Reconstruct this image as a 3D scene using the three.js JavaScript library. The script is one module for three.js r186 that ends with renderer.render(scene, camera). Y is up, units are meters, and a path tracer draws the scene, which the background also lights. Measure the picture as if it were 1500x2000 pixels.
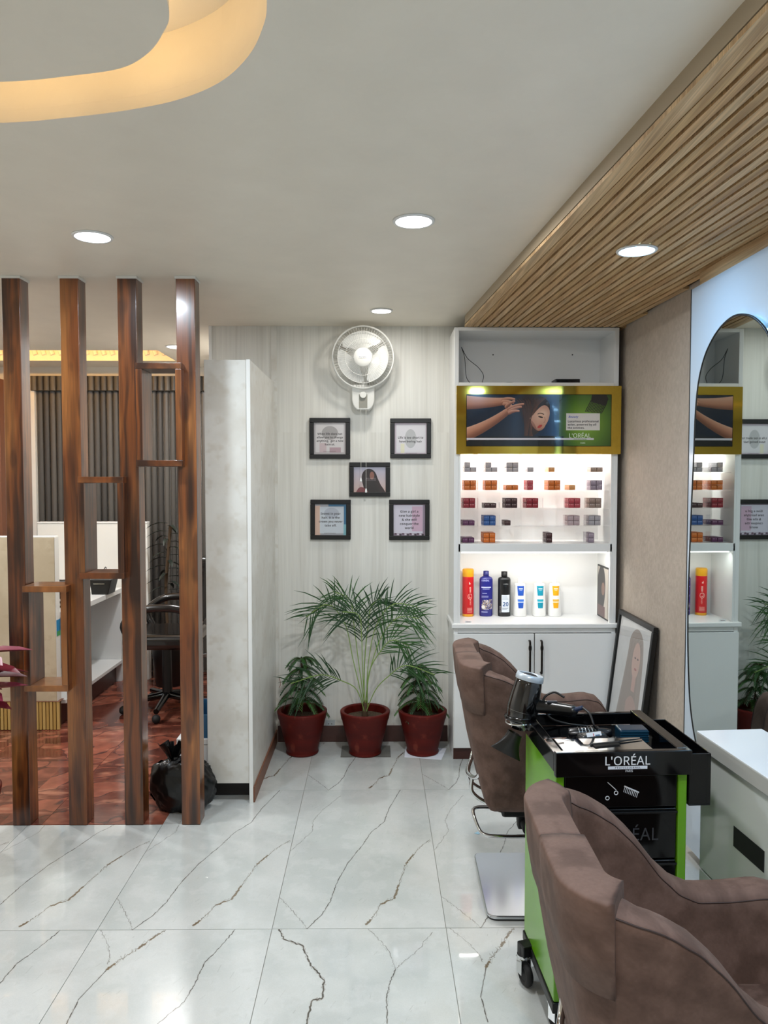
import * as THREE from 'three';
import { RoundedBoxGeometry } from 'three/addons/geometries/RoundedBoxGeometry.js';
import { mergeGeometries } from 'three/addons/utils/BufferGeometryUtils.js';
import { RectAreaLightUniformsLib } from 'three/addons/lights/RectAreaLightUniformsLib.js';
import { FontLoader } from 'three/addons/loaders/FontLoader.js';
import { TextGeometry } from 'three/addons/geometries/TextGeometry.js';

// ---------------------------------------------------------------- camera, light set-up, exposure
const scene = new THREE.Scene();
scene.background = new THREE.Color(0x101010);
const H = 1.55, FOCAL = 1500, PITCH = Math.atan(65 / 1500), YAW = Math.atan(15 / 1500);
const camera = new THREE.PerspectiveCamera(2 * Math.atan(1000 / FOCAL) * 180 / Math.PI, 0.75, 0.05, 60);
camera.position.set(0, H, 0);
camera.rotation.order = 'YXZ';
camera.rotation.set(-PITCH, -YAW, 0);
camera.updateMatrixWorld(true);
scene.add(camera);
const renderer = new THREE.WebGLRenderer({ antialias: true });
renderer.toneMapping = THREE.LinearToneMapping;
renderer.toneMappingExposure = 1.68;
renderer.shadowMap.enabled = true;
RectAreaLightUniformsLib.init();
const CEIL = 2.43, SOFFIT = 2.37;
const COOL = new THREE.Color().setRGB(0.97, 0.985, 1.0), BLUE = new THREE.Color().setRGB(0.34, 0.66, 1.0), NEUTRAL = new THREE.Color().setRGB(1.0, 0.97, 0.92), WARM = new THREE.Color().setRGB(1.0, 0.68, 0.31);
const LAMP = 335;                       // luminance of a recessed lamp's face

// ---------------------------------------------------------------- helpers
const V3 = (x, y, z) => new THREE.Vector3(x, y, z);
const V2 = (x, y) => new THREE.Vector2(x, y);
function rayOf(px, py) {                // direction through a photo point, per metre of distance along -z
  const v = V3((px - 750) / FOCAL, (1000 - py) / FOCAL, -1).applyQuaternion(camera.quaternion);
  return v.divideScalar(-v.z);
}
const at = (px, py, d) => { const r = rayOf(px, py); return V3(r.x * d, H + r.y * d, -d); };
const onH = (px, py, h) => { const r = rayOf(px, py), d = (h - H) / r.y; return V3(r.x * d, h, -d); };
let seed = 20240517;
const rnd = () => { seed |= 0; seed = seed + 0x6D2B79F5 | 0; let t = Math.imul(seed ^ seed >>> 15, 1 | seed); t = t + Math.imul(t ^ t >>> 7, 61 | t) ^ t; return ((t ^ t >>> 14) >>> 0) / 4294967296; };
const rr = (a, b) => a + (b - a) * rnd();
const used = {};
const numbered = n => { const k = used[n] = (used[n] ?? -1) + 1; return k ? `${n}_${String(k).padStart(3, '0')}` : n; };
function mesh(name, geo, mat, parent) { const m = new THREE.Mesh(geo, mat); m.name = name; parent.add(m); return m; }
function thing(name, label, category, group, pos) {
  const g = new THREE.Group(); g.name = numbered(name); g.userData = { label, category };
  if (group) g.userData.group = group;
  if (pos) g.position.copy(pos);
  scene.add(g); return g;
}
function struct(name, label, category, pos) { const g = thing(name, label, category, null, pos); g.name = name; g.userData.kind = 'structure'; return g; }
// hash noise
function hash(x, y, s) { let h = Math.imul(x, 374761393) + Math.imul(y, 668265263) + Math.imul(s, 974634777); h = Math.imul(h ^ h >>> 13, 1274126177); return ((h ^ h >>> 16) >>> 0) / 4294967296; }
function noise(x, y, s, px = 0, py = 0) {
  const xi = Math.floor(x), yi = Math.floor(y), fx = x - xi, fy = y - yi, u = fx * fx * (3 - 2 * fx), v = fy * fy * (3 - 2 * fy);
  const w = (i, p) => p ? ((i % p) + p) % p : i;
  const a = hash(w(xi, px), w(yi, py), s), b = hash(w(xi + 1, px), w(yi, py), s), c = hash(w(xi, px), w(yi + 1, py), s), d = hash(w(xi + 1, px), w(yi + 1, py), s);
  return a + (b - a) * u + (c - a) * v + (a - b - c + d) * u * v;
}
function fbm(x, y, s, oct, px = 0, py = 0) { let t = 0, a = .5, n = 0; for (let i = 0; i < oct; i++) { t += a * noise(x, y, s + i, px, py); n += a; x *= 2; y *= 2; px *= 2; py *= 2; a *= .5; } return t / n; }
const mix = (a, b, t) => a.map((v, i) => v + (b[i] - v) * t);
const sat = (x, a = 0, b = 1) => Math.min(1, Math.max(0, (x - a) / (b - a)));
function dataTex(w, h, f, srgb = true) {
  const d = new Uint8Array(w * h * 4);
  for (let y = 0; y < h; y++) for (let x = 0; x < w; x++) { const c = f(x / w, y / h), i = (y * w + x) * 4; d[i] = c[0]; d[i + 1] = c[1]; d[i + 2] = c[2]; d[i + 3] = 255; }
  const t = new THREE.DataTexture(d, w, h); t.magFilter = THREE.LinearFilter; t.minFilter = THREE.LinearMipmapLinearFilter; t.generateMipmaps = true;
  t.wrapS = t.wrapT = THREE.RepeatWrapping; if (srgb) t.colorSpace = THREE.SRGBColorSpace; t.needsUpdate = true; return t;
}
function canvasTex(w, h, draw) {
  const c = document.createElement('canvas'); c.width = w; c.height = h; const g = c.getContext('2d'); draw(g, w, h);
  const t = new THREE.CanvasTexture(c); t.colorSpace = THREE.SRGBColorSpace; t.anisotropy = 8; return t;
}
const rep = (t, x, y) => { const c = t.clone(); c.repeat.set(x, y); c.needsUpdate = true; return c; };
const mat = (color, roughness = .5, extra = {}) => new THREE.MeshPhysicalMaterial({ color, roughness, ...extra });
// uv in metres from the dominant axis of each face
function metric(geo, turn = false) {
  const g = geo.index ? geo.toNonIndexed() : geo, p = g.attributes.position, uv = new Float32Array(p.count * 2), a = V3(), b = V3(), c = V3();
  for (let i = 0; i < p.count; i += 3) {
    a.fromBufferAttribute(p, i); b.fromBufferAttribute(p, i + 1); c.fromBufferAttribute(p, i + 2);
    const n = b.clone().sub(a).cross(c.clone().sub(a)), x = Math.abs(n.x), y = Math.abs(n.y), z = Math.abs(n.z);
    [a, b, c].forEach((q, k) => { let u, v; if (y > x && y > z) { u = q.x; v = q.z; } else if (x > z) { u = q.z; v = q.y; } else { u = q.x; v = q.y; } if (turn) [u, v] = [v, u]; uv[(i + k) * 2] = u; uv[(i + k) * 2 + 1] = v; });
  }
  g.setAttribute('uv', new THREE.BufferAttribute(uv, 2)); return g;
}
// a box between two corners, lightly rounded
function boxG(x0, x1, y0, y1, z0, z1, r = .003) {
  const w = Math.abs(x1 - x0), h = Math.abs(y1 - y0), d = Math.abs(z1 - z0); r = Math.min(r, w * .45, h * .45, d * .45);
  const g = r > 0 ? new RoundedBoxGeometry(w, h, d, 1, r) : new THREE.BoxGeometry(w, h, d);
  g.translate((x0 + x1) / 2, (y0 + y1) / 2, (z0 + z1) / 2); return g;
}
const box = (name, parent, m, x0, x1, y0, y1, z0, z1, r = .003) => mesh(name, metric(boxG(x0, x1, y0, y1, z0, z1, r)), m, parent);
const tubeG = (pts, r, seg = 24, rad = 8, closed = false) => new THREE.TubeGeometry(new THREE.CatmullRomCurve3(pts, closed, 'centripetal'), seg, r, rad, closed);
const clean = g => { const o = g.index ? g.toNonIndexed() : g; for (const k of Object.keys(o.attributes)) if (!['position', 'normal', 'uv'].includes(k)) o.deleteAttribute(k); return o; };
const merge = list => mergeGeometries(list.map(clean));
function lathe(pts, seg = 32) { const g = new THREE.LatheGeometry(pts.map(p => V2(p[0], p[1])), seg, -Math.PI, Math.PI * 2), ys = pts.map(p => p[1]), a = Math.min(...ys), b = Math.max(...ys), p = g.attributes.position, uv = g.attributes.uv; for (let i = 0; i < p.count; i++) uv.setY(i, (p.getY(i) - a) / (b - a || 1)); return g; }
function cylBetween(a, b, r0, r1 = r0, seg = 12) {
  const g = new THREE.CylinderGeometry(r1, r0, a.distanceTo(b), seg), q = new THREE.Quaternion().setFromUnitVectors(V3(0, 1, 0), b.clone().sub(a).normalize());
  g.applyQuaternion(q); g.translate((a.x + b.x) / 2, (a.y + b.y) / 2, (a.z + b.z) / 2); return g;
}
function shapeOf(pts) { return new THREE.Shape(pts.map(p => V2(p[0], p[1]))); }
// a plan outline (x, depth) extruded up from y0 to y1
function slab(outline, y0, y1, holes = []) {
  const s = new THREE.Shape(outline.map(p => V2(p[0], p[1]))); for (const h of holes) s.holes.push(new THREE.Path(h.map(p => V2(p[0], p[1]))));
  const g = new THREE.ExtrudeGeometry(s, { depth: y1 - y0, bevelEnabled: false }); g.rotateX(-Math.PI / 2); g.translate(0, y0, 0); return g;   // shape y = depth goes to -z
}
// a sheet facing +z, centred
function printPlane(w, h, tex, rough = .35, extra = {}) { return [new THREE.PlaneGeometry(w, h), new THREE.MeshPhysicalMaterial({ map: tex, roughness: rough, ...extra })]; }

// ---------------------------------------------------------------- textures and materials
const woodTex = (dark, mid, light, s, w = 256, h = 1024) => dataTex(w, h, (u, v) => {
  const warp = fbm(u * 4, v * 4, s, 3, 4, 4) * .5, g = fbm(u * 26 + warp * 6, v * 3 + warp, s + 9, 4, 0, 3), k = fbm(u * 5, v * 4, s + 21, 3, 5, 4), f = noise(u * 120, v * 14, s + 33, 120, 14);
  let c = mix(dark, mid, sat(g, .25, .65)); c = mix(c, light, sat(k, .45, .85) * .7); const kn = sat(fbm(u * 6, v * 7, s + 50, 3, 6, 7), .66, .76); c = mix(c, dark, kn * .4);
  return c.map(x => x * (.9 + .2 * f));
});
const walnutTex = woodTex([46, 22, 10], [108, 57, 24], [172, 112, 58], 3);
const M = {};
M.walnut = mat(0xffffff, .28, { map: rep(walnutTex, 2.2, .7), clearcoat: .5, clearcoatRoughness: .12 });
M.walnutFlat = mat(0xffffff, .28, { map: rep(walnutTex, .7, 2.2), clearcoat: .5, clearcoatRoughness: .12 });
const oakTex = woodTex([172, 138, 98], [208, 174, 130], [226, 198, 158], 77, 128, 512);
M.oak = [0, 1, 2].map(i => { const t = rep(oakTex, 5, .6); t.offset.set(i * .37, i * .21); return mat([0xffffff, 0xf2ead8, 0xfff6ea][i], .55, { map: t }); });
M.oakGap = mat(0x3a2817, .8);
M.ceiling = mat(0xffffff, .42, { map: dataTex(256, 256, (u, v) => { const n = fbm(u * 8, v * 8, 5, 4, 8, 8); return [230 + 8 * n, 222 + 8 * n, 207 + 8 * n]; }) });
M.backWall = mat(0xffffff, .5, { map: rep(dataTex(512, 512, (u, v) => {
  const w = fbm(u * 6, v * 3, 61, 3, 6, 3), s = fbm(u * 34 + w * 1.2, v * 1.2 + w * .5, 62, 4), f = noise(u * 150, v * 10, 63, 150, 10), k = fbm(u * 4, v * 4, 64, 3, 4, 4);
  let c = mix([227, 225, 217], [213, 210, 201], sat(s, .42, .68) * .5); c = mix(c, [225, 225, 220], sat(k, .4, .75) * .5); c = mix(c, [192, 188, 177], sat(s, .66, .72) * .2); return c.map(x => x * (.98 + .04 * f));
}), 1.05, .55) });
M.laminate = mat(0xffffff, .3, { map: rep(dataTex(512, 512, (u, v) => {
  const a = fbm(u * 7, v * 7, 81, 5, 7, 7), b = fbm(u * 22, v * 22, 91, 3, 22, 22); let c = mix([222, 220, 213], [210, 206, 197], sat(a, .4, .68)); return mix(c, [200, 193, 180], sat(b, .6, .8) * .5);
}), 1.1, 1.1) });
M.laminateEdge = mat(0xe9e8e4, .4);
const paperN = dataTex(256, 256, (u, v) => { const n = fbm(u * 40, v * 40, 7, 3, 40, 40) * 255; return [n, n, n]; }, false);
M.wallpaper = mat(0xffffff, .75, { map: rep(dataTex(512, 512, (u, v) => { const a = fbm(u * 60, v * 60, 101, 3, 60, 60), b = fbm(u * 8, v * 8, 111, 4, 8, 8); return mix([192, 180, 166], [166, 153, 140], a * .7 + b * .4); }), 1, 1), bumpMap: rep(paperN, 2, 2), bumpScale: .0012 });
M.white = mat(0xe8e8e6, .28); M.whiteMatt = mat(0xe3e1da, .6); M.plaster = mat(0xded9cf, .7);
M.panelGloss = mat(0xbfcbd6, .16, { clearcoat: .4, clearcoatRoughness: .1 });
M.mirror = mat(new THREE.Color().setRGB(.50, .57, .57), .015, { metalness: 1 });
M.skirt = mat(0x42211a, .35); M.skirtBrown = mat(0x7a4d36, .45); M.black = mat(0x060607, .42); M.blackGloss = mat(0x060607, .08); M.blackMatt = mat(0x111112, .65); M.toe = mat(0x16120f, .6);
M.chrome = mat(0xd6d8da, .08, { metalness: 1 }); M.steel = mat(0xb9bcbf, .25, { metalness: 1 });
M.steelBright = mat(0xc9cccf, .06, { metalness: 1 }); M.green = mat(new THREE.Color().setRGB(.13, .36, .008), .25, { clearcoat: .2, clearcoatRoughness: .08 });
M.darkRib = [0, 1, 2].map(i => mat([0x4a4743, 0x55514c, 0x403d3a][i], .45));
M.acrylic = mat(0xffffff, .03, { transmission: 1, thickness: 0, ior: 1.45 });
M.pane = mat(0xffffff, .02, { transmission: 1, thickness: 0 });
const suedeN = dataTex(512, 512, (u, v) => { const n = 90 + 120 * (fbm(u * 90, v * 90, 17, 3, 90, 90) * .6 + fbm(u * 12, v * 12, 18, 3, 12, 12) * .4); return [n, n, n]; }, false);
const suedeC = dataTex(512, 512, (u, v) => { const a = fbm(u * 9, v * 9, 27, 4, 9, 9), b = fbm(u * 70, v * 70, 28, 2, 70, 70); return mix([77, 54, 43], [107, 82, 71], sat(a, .3, .7) * .7 + b * .3); });
M.suede = mat(0xffffff, .72, { map: rep(suedeC, 3, 3), bumpMap: rep(suedeN, 3, 3), bumpScale: .0006, sheen: .25, sheenRoughness: .6, sheenColor: new THREE.Color(0x8c7468) });
M.suedeDark = mat(0x5d453b, .75); M.piping = mat(0x33211b, .6);
M.soil = mat(0xffffff, .95, { map: rep(dataTex(128, 128, (u, v) => { const n = fbm(u * 20, v * 20, 41, 4, 20, 20); return mix([46, 36, 26], [120, 100, 74], sat(n, .35, .75)); }), 8, 8) });
M.clay = mat(0xffffff, .5, { map: rep(dataTex(256, 256, (u, v) => { const n = fbm(u * 6, v * 10, 47, 5, 6, 10), s = sat(fbm(u * 14, v * 4, 57, 4, 14, 4), .66, .8); return mix(mix([98, 22, 14], [72, 14, 9], n), [142, 74, 54], s * .5); }), 1, 1), specularIntensity: .45 });
M.leaf = [0x274d22, 0x345f28, 0x1f401e, 0x446c30].map(c => mat(c, .45, { side: THREE.DoubleSide }));
M.stem = mat(0x7f9a4c, .5); M.bark = mat(0x4d3a26, .9);
M.gold = mat(new THREE.Color().setRGB(.70, .50, .08), .06, { metalness: 1 });
M.glow = c => new THREE.MeshStandardMaterial({ color: 0x111111, emissive: c, emissiveIntensity: 1, roughness: .6 });

// ---------------------------------------------------------------- floor: printed porcelain tiles, 0.6 x 1.18 m
const WX = 1.355, BACK = 4.48, LEFTX = -3.4, FAR = 6.12;
function tileTex(s, veins) {
  return canvasTex(512, 1024, (g, w, h) => {
    const img = g.createImageData(w, h);
    for (let y = 0; y < h; y++) for (let x = 0; x < w; x++) {
      const u = x / w * 6, v = y / h * 12, a = fbm(u * .5 + s, v * .5, s, 4), b = fbm(u * 2.2, v * 2.2, s + 13, 4), f = noise(x * .6, y * .6, s + 3);
      let c = mix([206, 208, 205], [192, 196, 193], sat(a, .3, .7)); c = mix(c, [213, 215, 213], sat(b, .5, .75) * .5); c = mix(c, [176, 179, 174], sat(b, .66, .8) * .22); const k = .985 + .03 * f, i = (y * w + x) * 4;
      img.data[i] = c[0] * k; img.data[i + 1] = c[1] * k; img.data[i + 2] = c[2] * k; img.data[i + 3] = 255;
    }
    g.putImageData(img, 0, 0);
    const jag = (pts, wid, col, amp = 4) => {
      for (let i = 0; i + 1 < pts.length; i++) {
        const n = 10; g.strokeStyle = col; g.lineCap = 'round';
        let px = pts[i][0] * w, py = (1 - pts[i][1]) * h;
        for (let k = 1; k <= n; k++) {
          const t = k / n, x = (pts[i][0] + (pts[i + 1][0] - pts[i][0]) * t) * w + (k < n ? rr(-amp, amp) * .6 : 0), y = (1 - pts[i][1] - (pts[i + 1][1] - pts[i][1]) * t) * h + (k < n ? rr(-amp, amp) : 0);
          g.lineWidth = wid * rr(.5, 1.4); g.beginPath(); g.moveTo(px, py); g.lineTo(x, y); g.stroke(); px = x; py = y;
        }
      }
    };
    for (const [kind, pts] of veins) {
      if (kind === 'dark') { jag(pts, 2.1, 'rgba(64,60,54,.85)', 2.5); jag(pts, 3, 'rgba(120,116,106,.16)', 5); }
      if (kind === 'thick') { jag(pts, 3.6, 'rgba(58,52,46,.9)', 3.5); jag(pts, 5, 'rgba(120,112,100,.2)', 6); }
      if (kind === 'thin') { jag(pts, 1.2, 'rgba(96,92,84,.7)', 4); jag(pts, .8, 'rgba(110,106,98,.35)', 9); }
      if (kind === 'brown') { jag(pts, 1.8, 'rgba(96,84,68,.7)', 5); jag(pts, .9, 'rgba(80,72,60,.5)', 14); for (const i of [0, 2, 3, 5]) if (pts[i + 1]) jag([pts[i], mix(pts[i], pts[i + 1], .6)], 6, 'rgba(112,96,76,.7)', 3); }
    }
    for (let i = 0; i < 60; i++) { const x = rr(0, w), y = rr(0, h), l = rr(6, 34), an = rr(.9, 1.5) * -1; g.strokeStyle = `rgba(110,108,100,${rr(.12, .35)})`; g.lineWidth = rr(.6, 1.3); g.beginPath(); g.moveTo(x, y); g.lineTo(x + Math.cos(an) * l, y + Math.sin(an) * l); g.stroke(); }
  });
}
const vMain = [[.2, 0], [.28, .08], [.32, .15], [.34, .24], [.4, .37], [.5, .51], [.56, .61], [.66, .7], [.7, .82], [.8, 1]];
const vV = [[0, .17], [.08, .11], [.15, .05], [.2, 0]], vBrown = [[.54, .02], [.58, .06], [.63, .13], [.71, .16], [.76, .29], [.8, .38], [.89, .48], [.98, .55]], vThin = [[0, .47], [.13, .62], [.12, .71], [.18, .81], [.31, .94]];
const tileMats = [
  tileTex(11, [['dark', vMain], ['thin', vV], ['brown', vBrown], ['thin', vThin]]),
  tileTex(23, [['thick', [[.04, 1], [.08, .95], [.19, .92], [.25, .83], [.33, .77], [.33, .7], [.28, .69], [.27, .61], [.2, .4], [.1, .2], [.02, .05]]], ['dark', [[.65, .35], [.65, .61], [.65, .7], [.67, .76], [.7, .81]]], ['thin', [[.55, 1], [.62, .94], [.67, .89], [.7, .81]]], ['thin', [[.92, .98], [.83, .9], [.74, .84], [.7, .81]]]]),
  tileTex(37, [['dark', [[.79, 1], [.74, .92], [.68, .84], [.67, .76], [.65, .69], [.56, .61], [.4, .35], [.3, 0]]], ['thin', [[.02, 1], [.11, .93], [.16, .87], [.17, .84]]], ['dark', [[.13, .61], [.12, .7], [.18, .82]]], ['brown', [[.18, .82], [.22, .86], [.29, .91], [.33, .95], [.39, 1]]]]),
].map(t => mat(0xffffff, .22, { map: t, clearcoat: 1, clearcoatRoughness: .03 }));
const floor = struct('floor', 'polished pale grey porcelain floor tiles with dark cracked veins', 'floor');
mesh('grout_bed', slab([[LEFTX, -3], [WX + .1, -3], [WX + .1, BACK + .1], [LEFTX, BACK + .1]], -.06, -.0035), mat(0x8f8f88, .8), floor);
{
  const X0 = -.36, D0 = 2.585, TW = .6, TD = 1.18, gap = .0012;
  for (let i = -6; i <= 2; i++) for (let j = -5; j <= 1; j++) {
    let x0 = X0 + i * TW, x1 = x0 + TW, d0 = D0 + j * TD, d1 = d0 + TD;
    const c = [Math.max(x0, LEFTX), Math.min(x1, WX), Math.max(d0, -3), Math.min(d1, BACK)];
    if (c[1] - c[0] < .02 || c[3] - c[2] < .02) continue;
    if (c[0] < -.86 && c[3] > 3.4) { if (c[1] <= -.86) c[3] = Math.min(c[3], 3.392); }
    if (c[3] - c[2] < .02) continue;
    const g = new THREE.BoxGeometry(c[1] - c[0] - gap * 2, .01, c[3] - c[2] - gap * 2); g.translate((c[0] + c[1]) / 2, -.005, -(c[2] + c[3]) / 2);
    const p = g.attributes.position, uv = g.attributes.uv; for (let k = 0; k < p.count; k++) uv.setXY(k, (p.getX(k) - x0) / TW, (-p.getZ(k) - d0) / TD);
    const v = j >= 0 ? 0 : j === -1 ? (i === 0 ? 1 : i === 2 ? 0 : 2) : ((i * 7 + j * 5) % 3 + 3) % 3;
    mesh('tile', g, tileMats[v], floor);
  }
}
// red marble beyond the screen
const redTex = dataTex(1024, 1024, (u, v) => {
  const wx = fbm(u * 5, v * 5, 201, 4, 5, 5), wy = fbm(u * 5, v * 5, 211, 4, 5, 5), X = u * 5 + (wx - .5) * 2.6, Y = v * 10 + (wy - .5) * 2.6 + u * 5;
  let d1 = 9, d2 = 9, id = 0; const xi = Math.floor(X), yi = Math.floor(Y);
  for (let a = -1; a <= 1; a++) for (let b = -1; b <= 1; b++) { const cx = ((xi + a) % 5 + 5) % 5, cy = ((yi + b) % 15 + 15) % 15, qx = xi + a + hash(cx, cy, 221) - X, qy = yi + b + hash(cx, cy, 222) - Y, d = Math.hypot(qx, qy); if (d < d1) { d2 = d1; d1 = d; id = hash(cx, cy, 223); } else if (d < d2) d2 = d; }
  const e = sat(d2 - d1, .0, .11), g = fbm(u * 14, v * 40, 231, 4, 14, 40), f = fbm(u * 40, v * 40, 241, 3, 40, 40);
  let c = mix([82, 42, 34], [146, 84, 66], sat(id * .7 + g * .5, .2, .85)); c = mix(c, [180, 128, 104], sat(g, .6, .8) * .6); c = mix([52, 28, 28], c, Math.min(1, .35 + e * .8 + f * .2)); return c.map(x => x * (.85 + .3 * f));
});
const redMats = [0, 1, 2, 3].map(i => { const t = rep(redTex, .55, .55); t.offset.set(i * .31, i * .17); return mat(0xffffff, .12, { map: t }); });
const floorRed = struct('floor_red', 'red-brown veined marble floor behind the wooden post screen', 'floor');
mesh('slab_bed', slab([[LEFTX, 3.395], [-.86, 3.395], [-.86, FAR], [LEFTX, FAR]], -.06, -.004), mat(0x3c2018, .8), floorRed);
for (let i = 0; i < 4; i++) for (let j = 0; j < 4; j++) {
  const x1 = -.862 - i * .64, x0 = Math.max(LEFTX, x1 - .638), d0 = 3.396 + j * .69, d1 = Math.min(FAR, d0 + .688);
  mesh('marble_slab', metric(boxG(x0, x1, -.01, 0, -d0, -d1, 0)), redMats[(i * 3 + j * 2) % 4], floorRed);
}

// ---------------------------------------------------------------- walls
const wallBack = struct('wall_back', 'pale limewashed panel wall behind the fan and framed quotes', 'wall');
box('wall_panel', wallBack, M.backWall, -.96, WX + .1, 0, CEIL, -BACK, -BACK - .12, 0);
{ const a = at(536, 800, BACK).x; box('joint_strip', wallBack, M.laminate, a - .018, a + .018, 0, CEIL, -BACK + .008, -BACK, .002); }
box('corner_strip', wallBack, M.laminateEdge, -.966, -.948, 0, CEIL, -BACK + .004, -BACK - .122, .001);
const wallRight = struct('wall_right', 'beige textured wallpaper wall behind the leaning poster', 'wall');
box('wall_panel', wallRight, M.wallpaper, WX, WX + .12, 0, CEIL + .1, 3.1, -BACK - .12, 0);
const wallLeft = struct('wall_left', 'plain off-white side wall out of view', 'wall');
box('wall_panel', wallLeft, M.plaster, LEFTX - .12, LEFTX, 0, CEIL + .1, 3.1, -FAR - .1, 0);
const wallFront = struct('wall_front', 'plain off-white wall behind the viewer', 'wall');
box('wall_panel', wallFront, M.plaster, LEFTX - .1, WX + .1, 0, CEIL + .1, 3.0, 3.12, 0);
const wallFar = struct('wall_far', 'reception end wall clad in dark grey fluted ribs', 'wall');
box('wall_panel', wallFar, M.plaster, LEFTX, -.8, 0, CEIL + .1, -FAR, -FAR - .1, 0);
const wallSide = struct('wall_reception', 'side wall of the reception behind the panel wall', 'wall');
box('wall_panel', wallSide, M.plaster, -.95, -.83, 0, CEIL, -BACK - .12, -FAR, 0);
{ // fluted ribs
  const x0 = at(72, 900, FAR - .03).x, pitch = .0495, top = at(300, 735, FAR - .06).y, mid = at(300, 763, FAR - .06).y;
  const half = (r, h) => { const g = new THREE.CylinderGeometry(r, r, h, 10, 1, false, -Math.PI / 2, Math.PI); return g; };
  const gl = half(.0235, mid - .02), gs = half(.0245, top - mid);
  for (let i = 0; i < 31; i++) {
    const a = mesh('rib', gl, M.darkRib[(i * 5) % 3], wallFar); a.position.set(x0 + i * pitch + .025, (mid - .02) / 2 + .02, -FAR + .003);
    const b = mesh('pelmet_rib', gs, M.darkRib[(i * 7 + 1) % 3], wallFar); b.position.set(x0 + i * pitch, (top + mid) / 2, -FAR + .05);
  }
  box('pelmet_board', wallFar, M.darkRib[0], x0 - .03, -.96, mid + .004, top + .004, -FAR, -FAR + .05, 0);
  box('white_column', wallFar, M.whiteMatt, x0 - .06, x0 - .002, 0, mid, -FAR, -FAR + .05, .002);
}
const wallPart = struct('wall_partition', 'half-height marbled laminate partition with white edge beside the wooden posts', 'partition');
{
  const xl = -.805, xr = -.59, f = -3.62, top = 2.105;
  box('body', wallPart, M.laminate, xl, xr - .016, .095, top, f, -BACK + .001, .001);
  box('side_panel', wallPart, M.laminate, xr - .016, xr, 0, top, f + .004, -BACK + .001, .001);
  box('edge_strip', wallPart, M.laminateEdge, xr - .017, xr + .001, 0, top + .001, f + .006, f + .003, .0005);
  box('toe_kick', wallPart, M.toe, xl + .004, xr - .018, .001, .095, f - .09, -BACK + .002, 0);
}
const bbP = struct('baseboard_partition', 'brown skirting strip along the partition foot', 'skirting'); box('strip', bbP, M.skirtBrown, -.59, -.582, .0, .075, -3.623, -BACK + .012, .001);
const bbB = struct('baseboard_back', 'dark skirting board behind the three potted plants', 'skirting'); box('strip', bbB, M.skirt, -.58, .42, 0, .095, -BACK + .012, -BACK, .001);

// ---------------------------------------------------------------- ceiling with the lit cove, slatted soffit
const sym = (pts, cx, cd) => { const q = pts.map(p => [p.x, -p.z]); const right = q.slice().reverse(), out = []; for (const p of q) out.push(p); for (const p of right) out.push([p[0], 2 * cd - p[1]]); for (const p of q) out.push([2 * cx - p[0], 2 * cd - p[1]]); for (const p of right) out.push([2 * cx - p[0], p[1]]); return out; };
const smooth = (pts, n) => new THREE.CatmullRomCurve3(pts.map(p => V3(p[0], 0, p[1])), true, 'centripetal').getPoints(n).slice(0, -1).map(p => [p.x, p.z]);
const cx = -1.65, cd = .55;
const openPts = [[0, 240], [130, 230], [250, 215], [350, 194], [430, 160], [483, 112], [510, 62], [521, 0]].map(p => onH(p[0], p[1], CEIL));
const islPts = [[0, 160], [130, 149], [240, 132], [290, 103], [318, 65], [330, 20]].map(p => onH(p[0], p[1], 2.455));
const openO = smooth(sym(openPts, cx, cd), 480), islO = smooth(sym(islPts, cx, cd), 480);
const cove2 = [[-3.2, 5.33], [-1.5, 5.33], [-1.5, 5.80], [-3.2, 5.80]];
const ceiling = struct('ceiling', 'smooth warm white ceiling with rounded lit cove', 'ceiling');
mesh('ceiling_board', metric(slab([[LEFTX - .1, -3.1], [WX + .12, -3.1], [WX + .12, FAR + .1], [LEFTX - .1, FAR + .1]], CEIL, CEIL + .03, [openO, cove2])), M.ceiling, ceiling);
const offset = (o, k) => o.map((p, i) => { const a = o[(i + o.length - 1) % o.length], b = o[(i + 1) % o.length], tx = b[0] - a[0], ty = b[1] - a[1], l = Math.hypot(tx, ty) || 1; return [p[0] - ty / l * k, p[1] + tx / l * k]; });
const ringG = (outer, inner, y0, y1) => slab(outer, y0, y1, [inner]);
const area = o => o.reduce((s, p, i) => { const q = o[(i + 1) % o.length]; return s + p[0] * q[1] - q[0] * p[1]; }, 0);
const sg = area(openO) > 0 ? -1 : 1;
mesh('cove_wall', ringG(offset(openO, sg * .02), openO, CEIL + .0301, CEIL + .16), M.ceiling, ceiling);
mesh('cove_top', slab(offset(openO, sg * .02), CEIL + .1601, CEIL + .18), M.ceiling, ceiling);
mesh('cove_island', slab(islO, 2.455, 2.475), M.ceiling, ceiling);
mesh('cove_hanger', slab(offset(islO, -sg * .25), 2.475, CEIL + .16), M.ceiling, ceiling);
box('recess_top', ceiling, M.ceiling, -3.22, -1.48, CEIL + .14, CEIL + .16, -5.31, -5.82, 0);
for (const [x0, x1, d0, d1] of [[-3.22, -1.48, 5.31, 5.33], [-3.22, -1.48, 5.80, 5.82], [-3.22, -3.2, 5.33, 5.8], [-1.5, -1.48, 5.33, 5.8]]) box('recess_wall', ceiling, M.ceiling, x0, x1, CEIL + .03, CEIL + .14, -d0, -d1, 0);
{ // ribs on the far side of the reception recess
  for (let i = 0; i < 26; i++) { const b = mesh('recess_rib', new THREE.CylinderGeometry(.018, .018, .09, 8), M.ceiling, ceiling); b.position.set(-1.53 - i * .064, CEIL + .085, -5.795); b.rotation.z = .35; }
}
const soffit = struct('ceiling_soffit', 'lowered ceiling strip of light oak slats above the mirror wall', 'ceiling');
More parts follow.
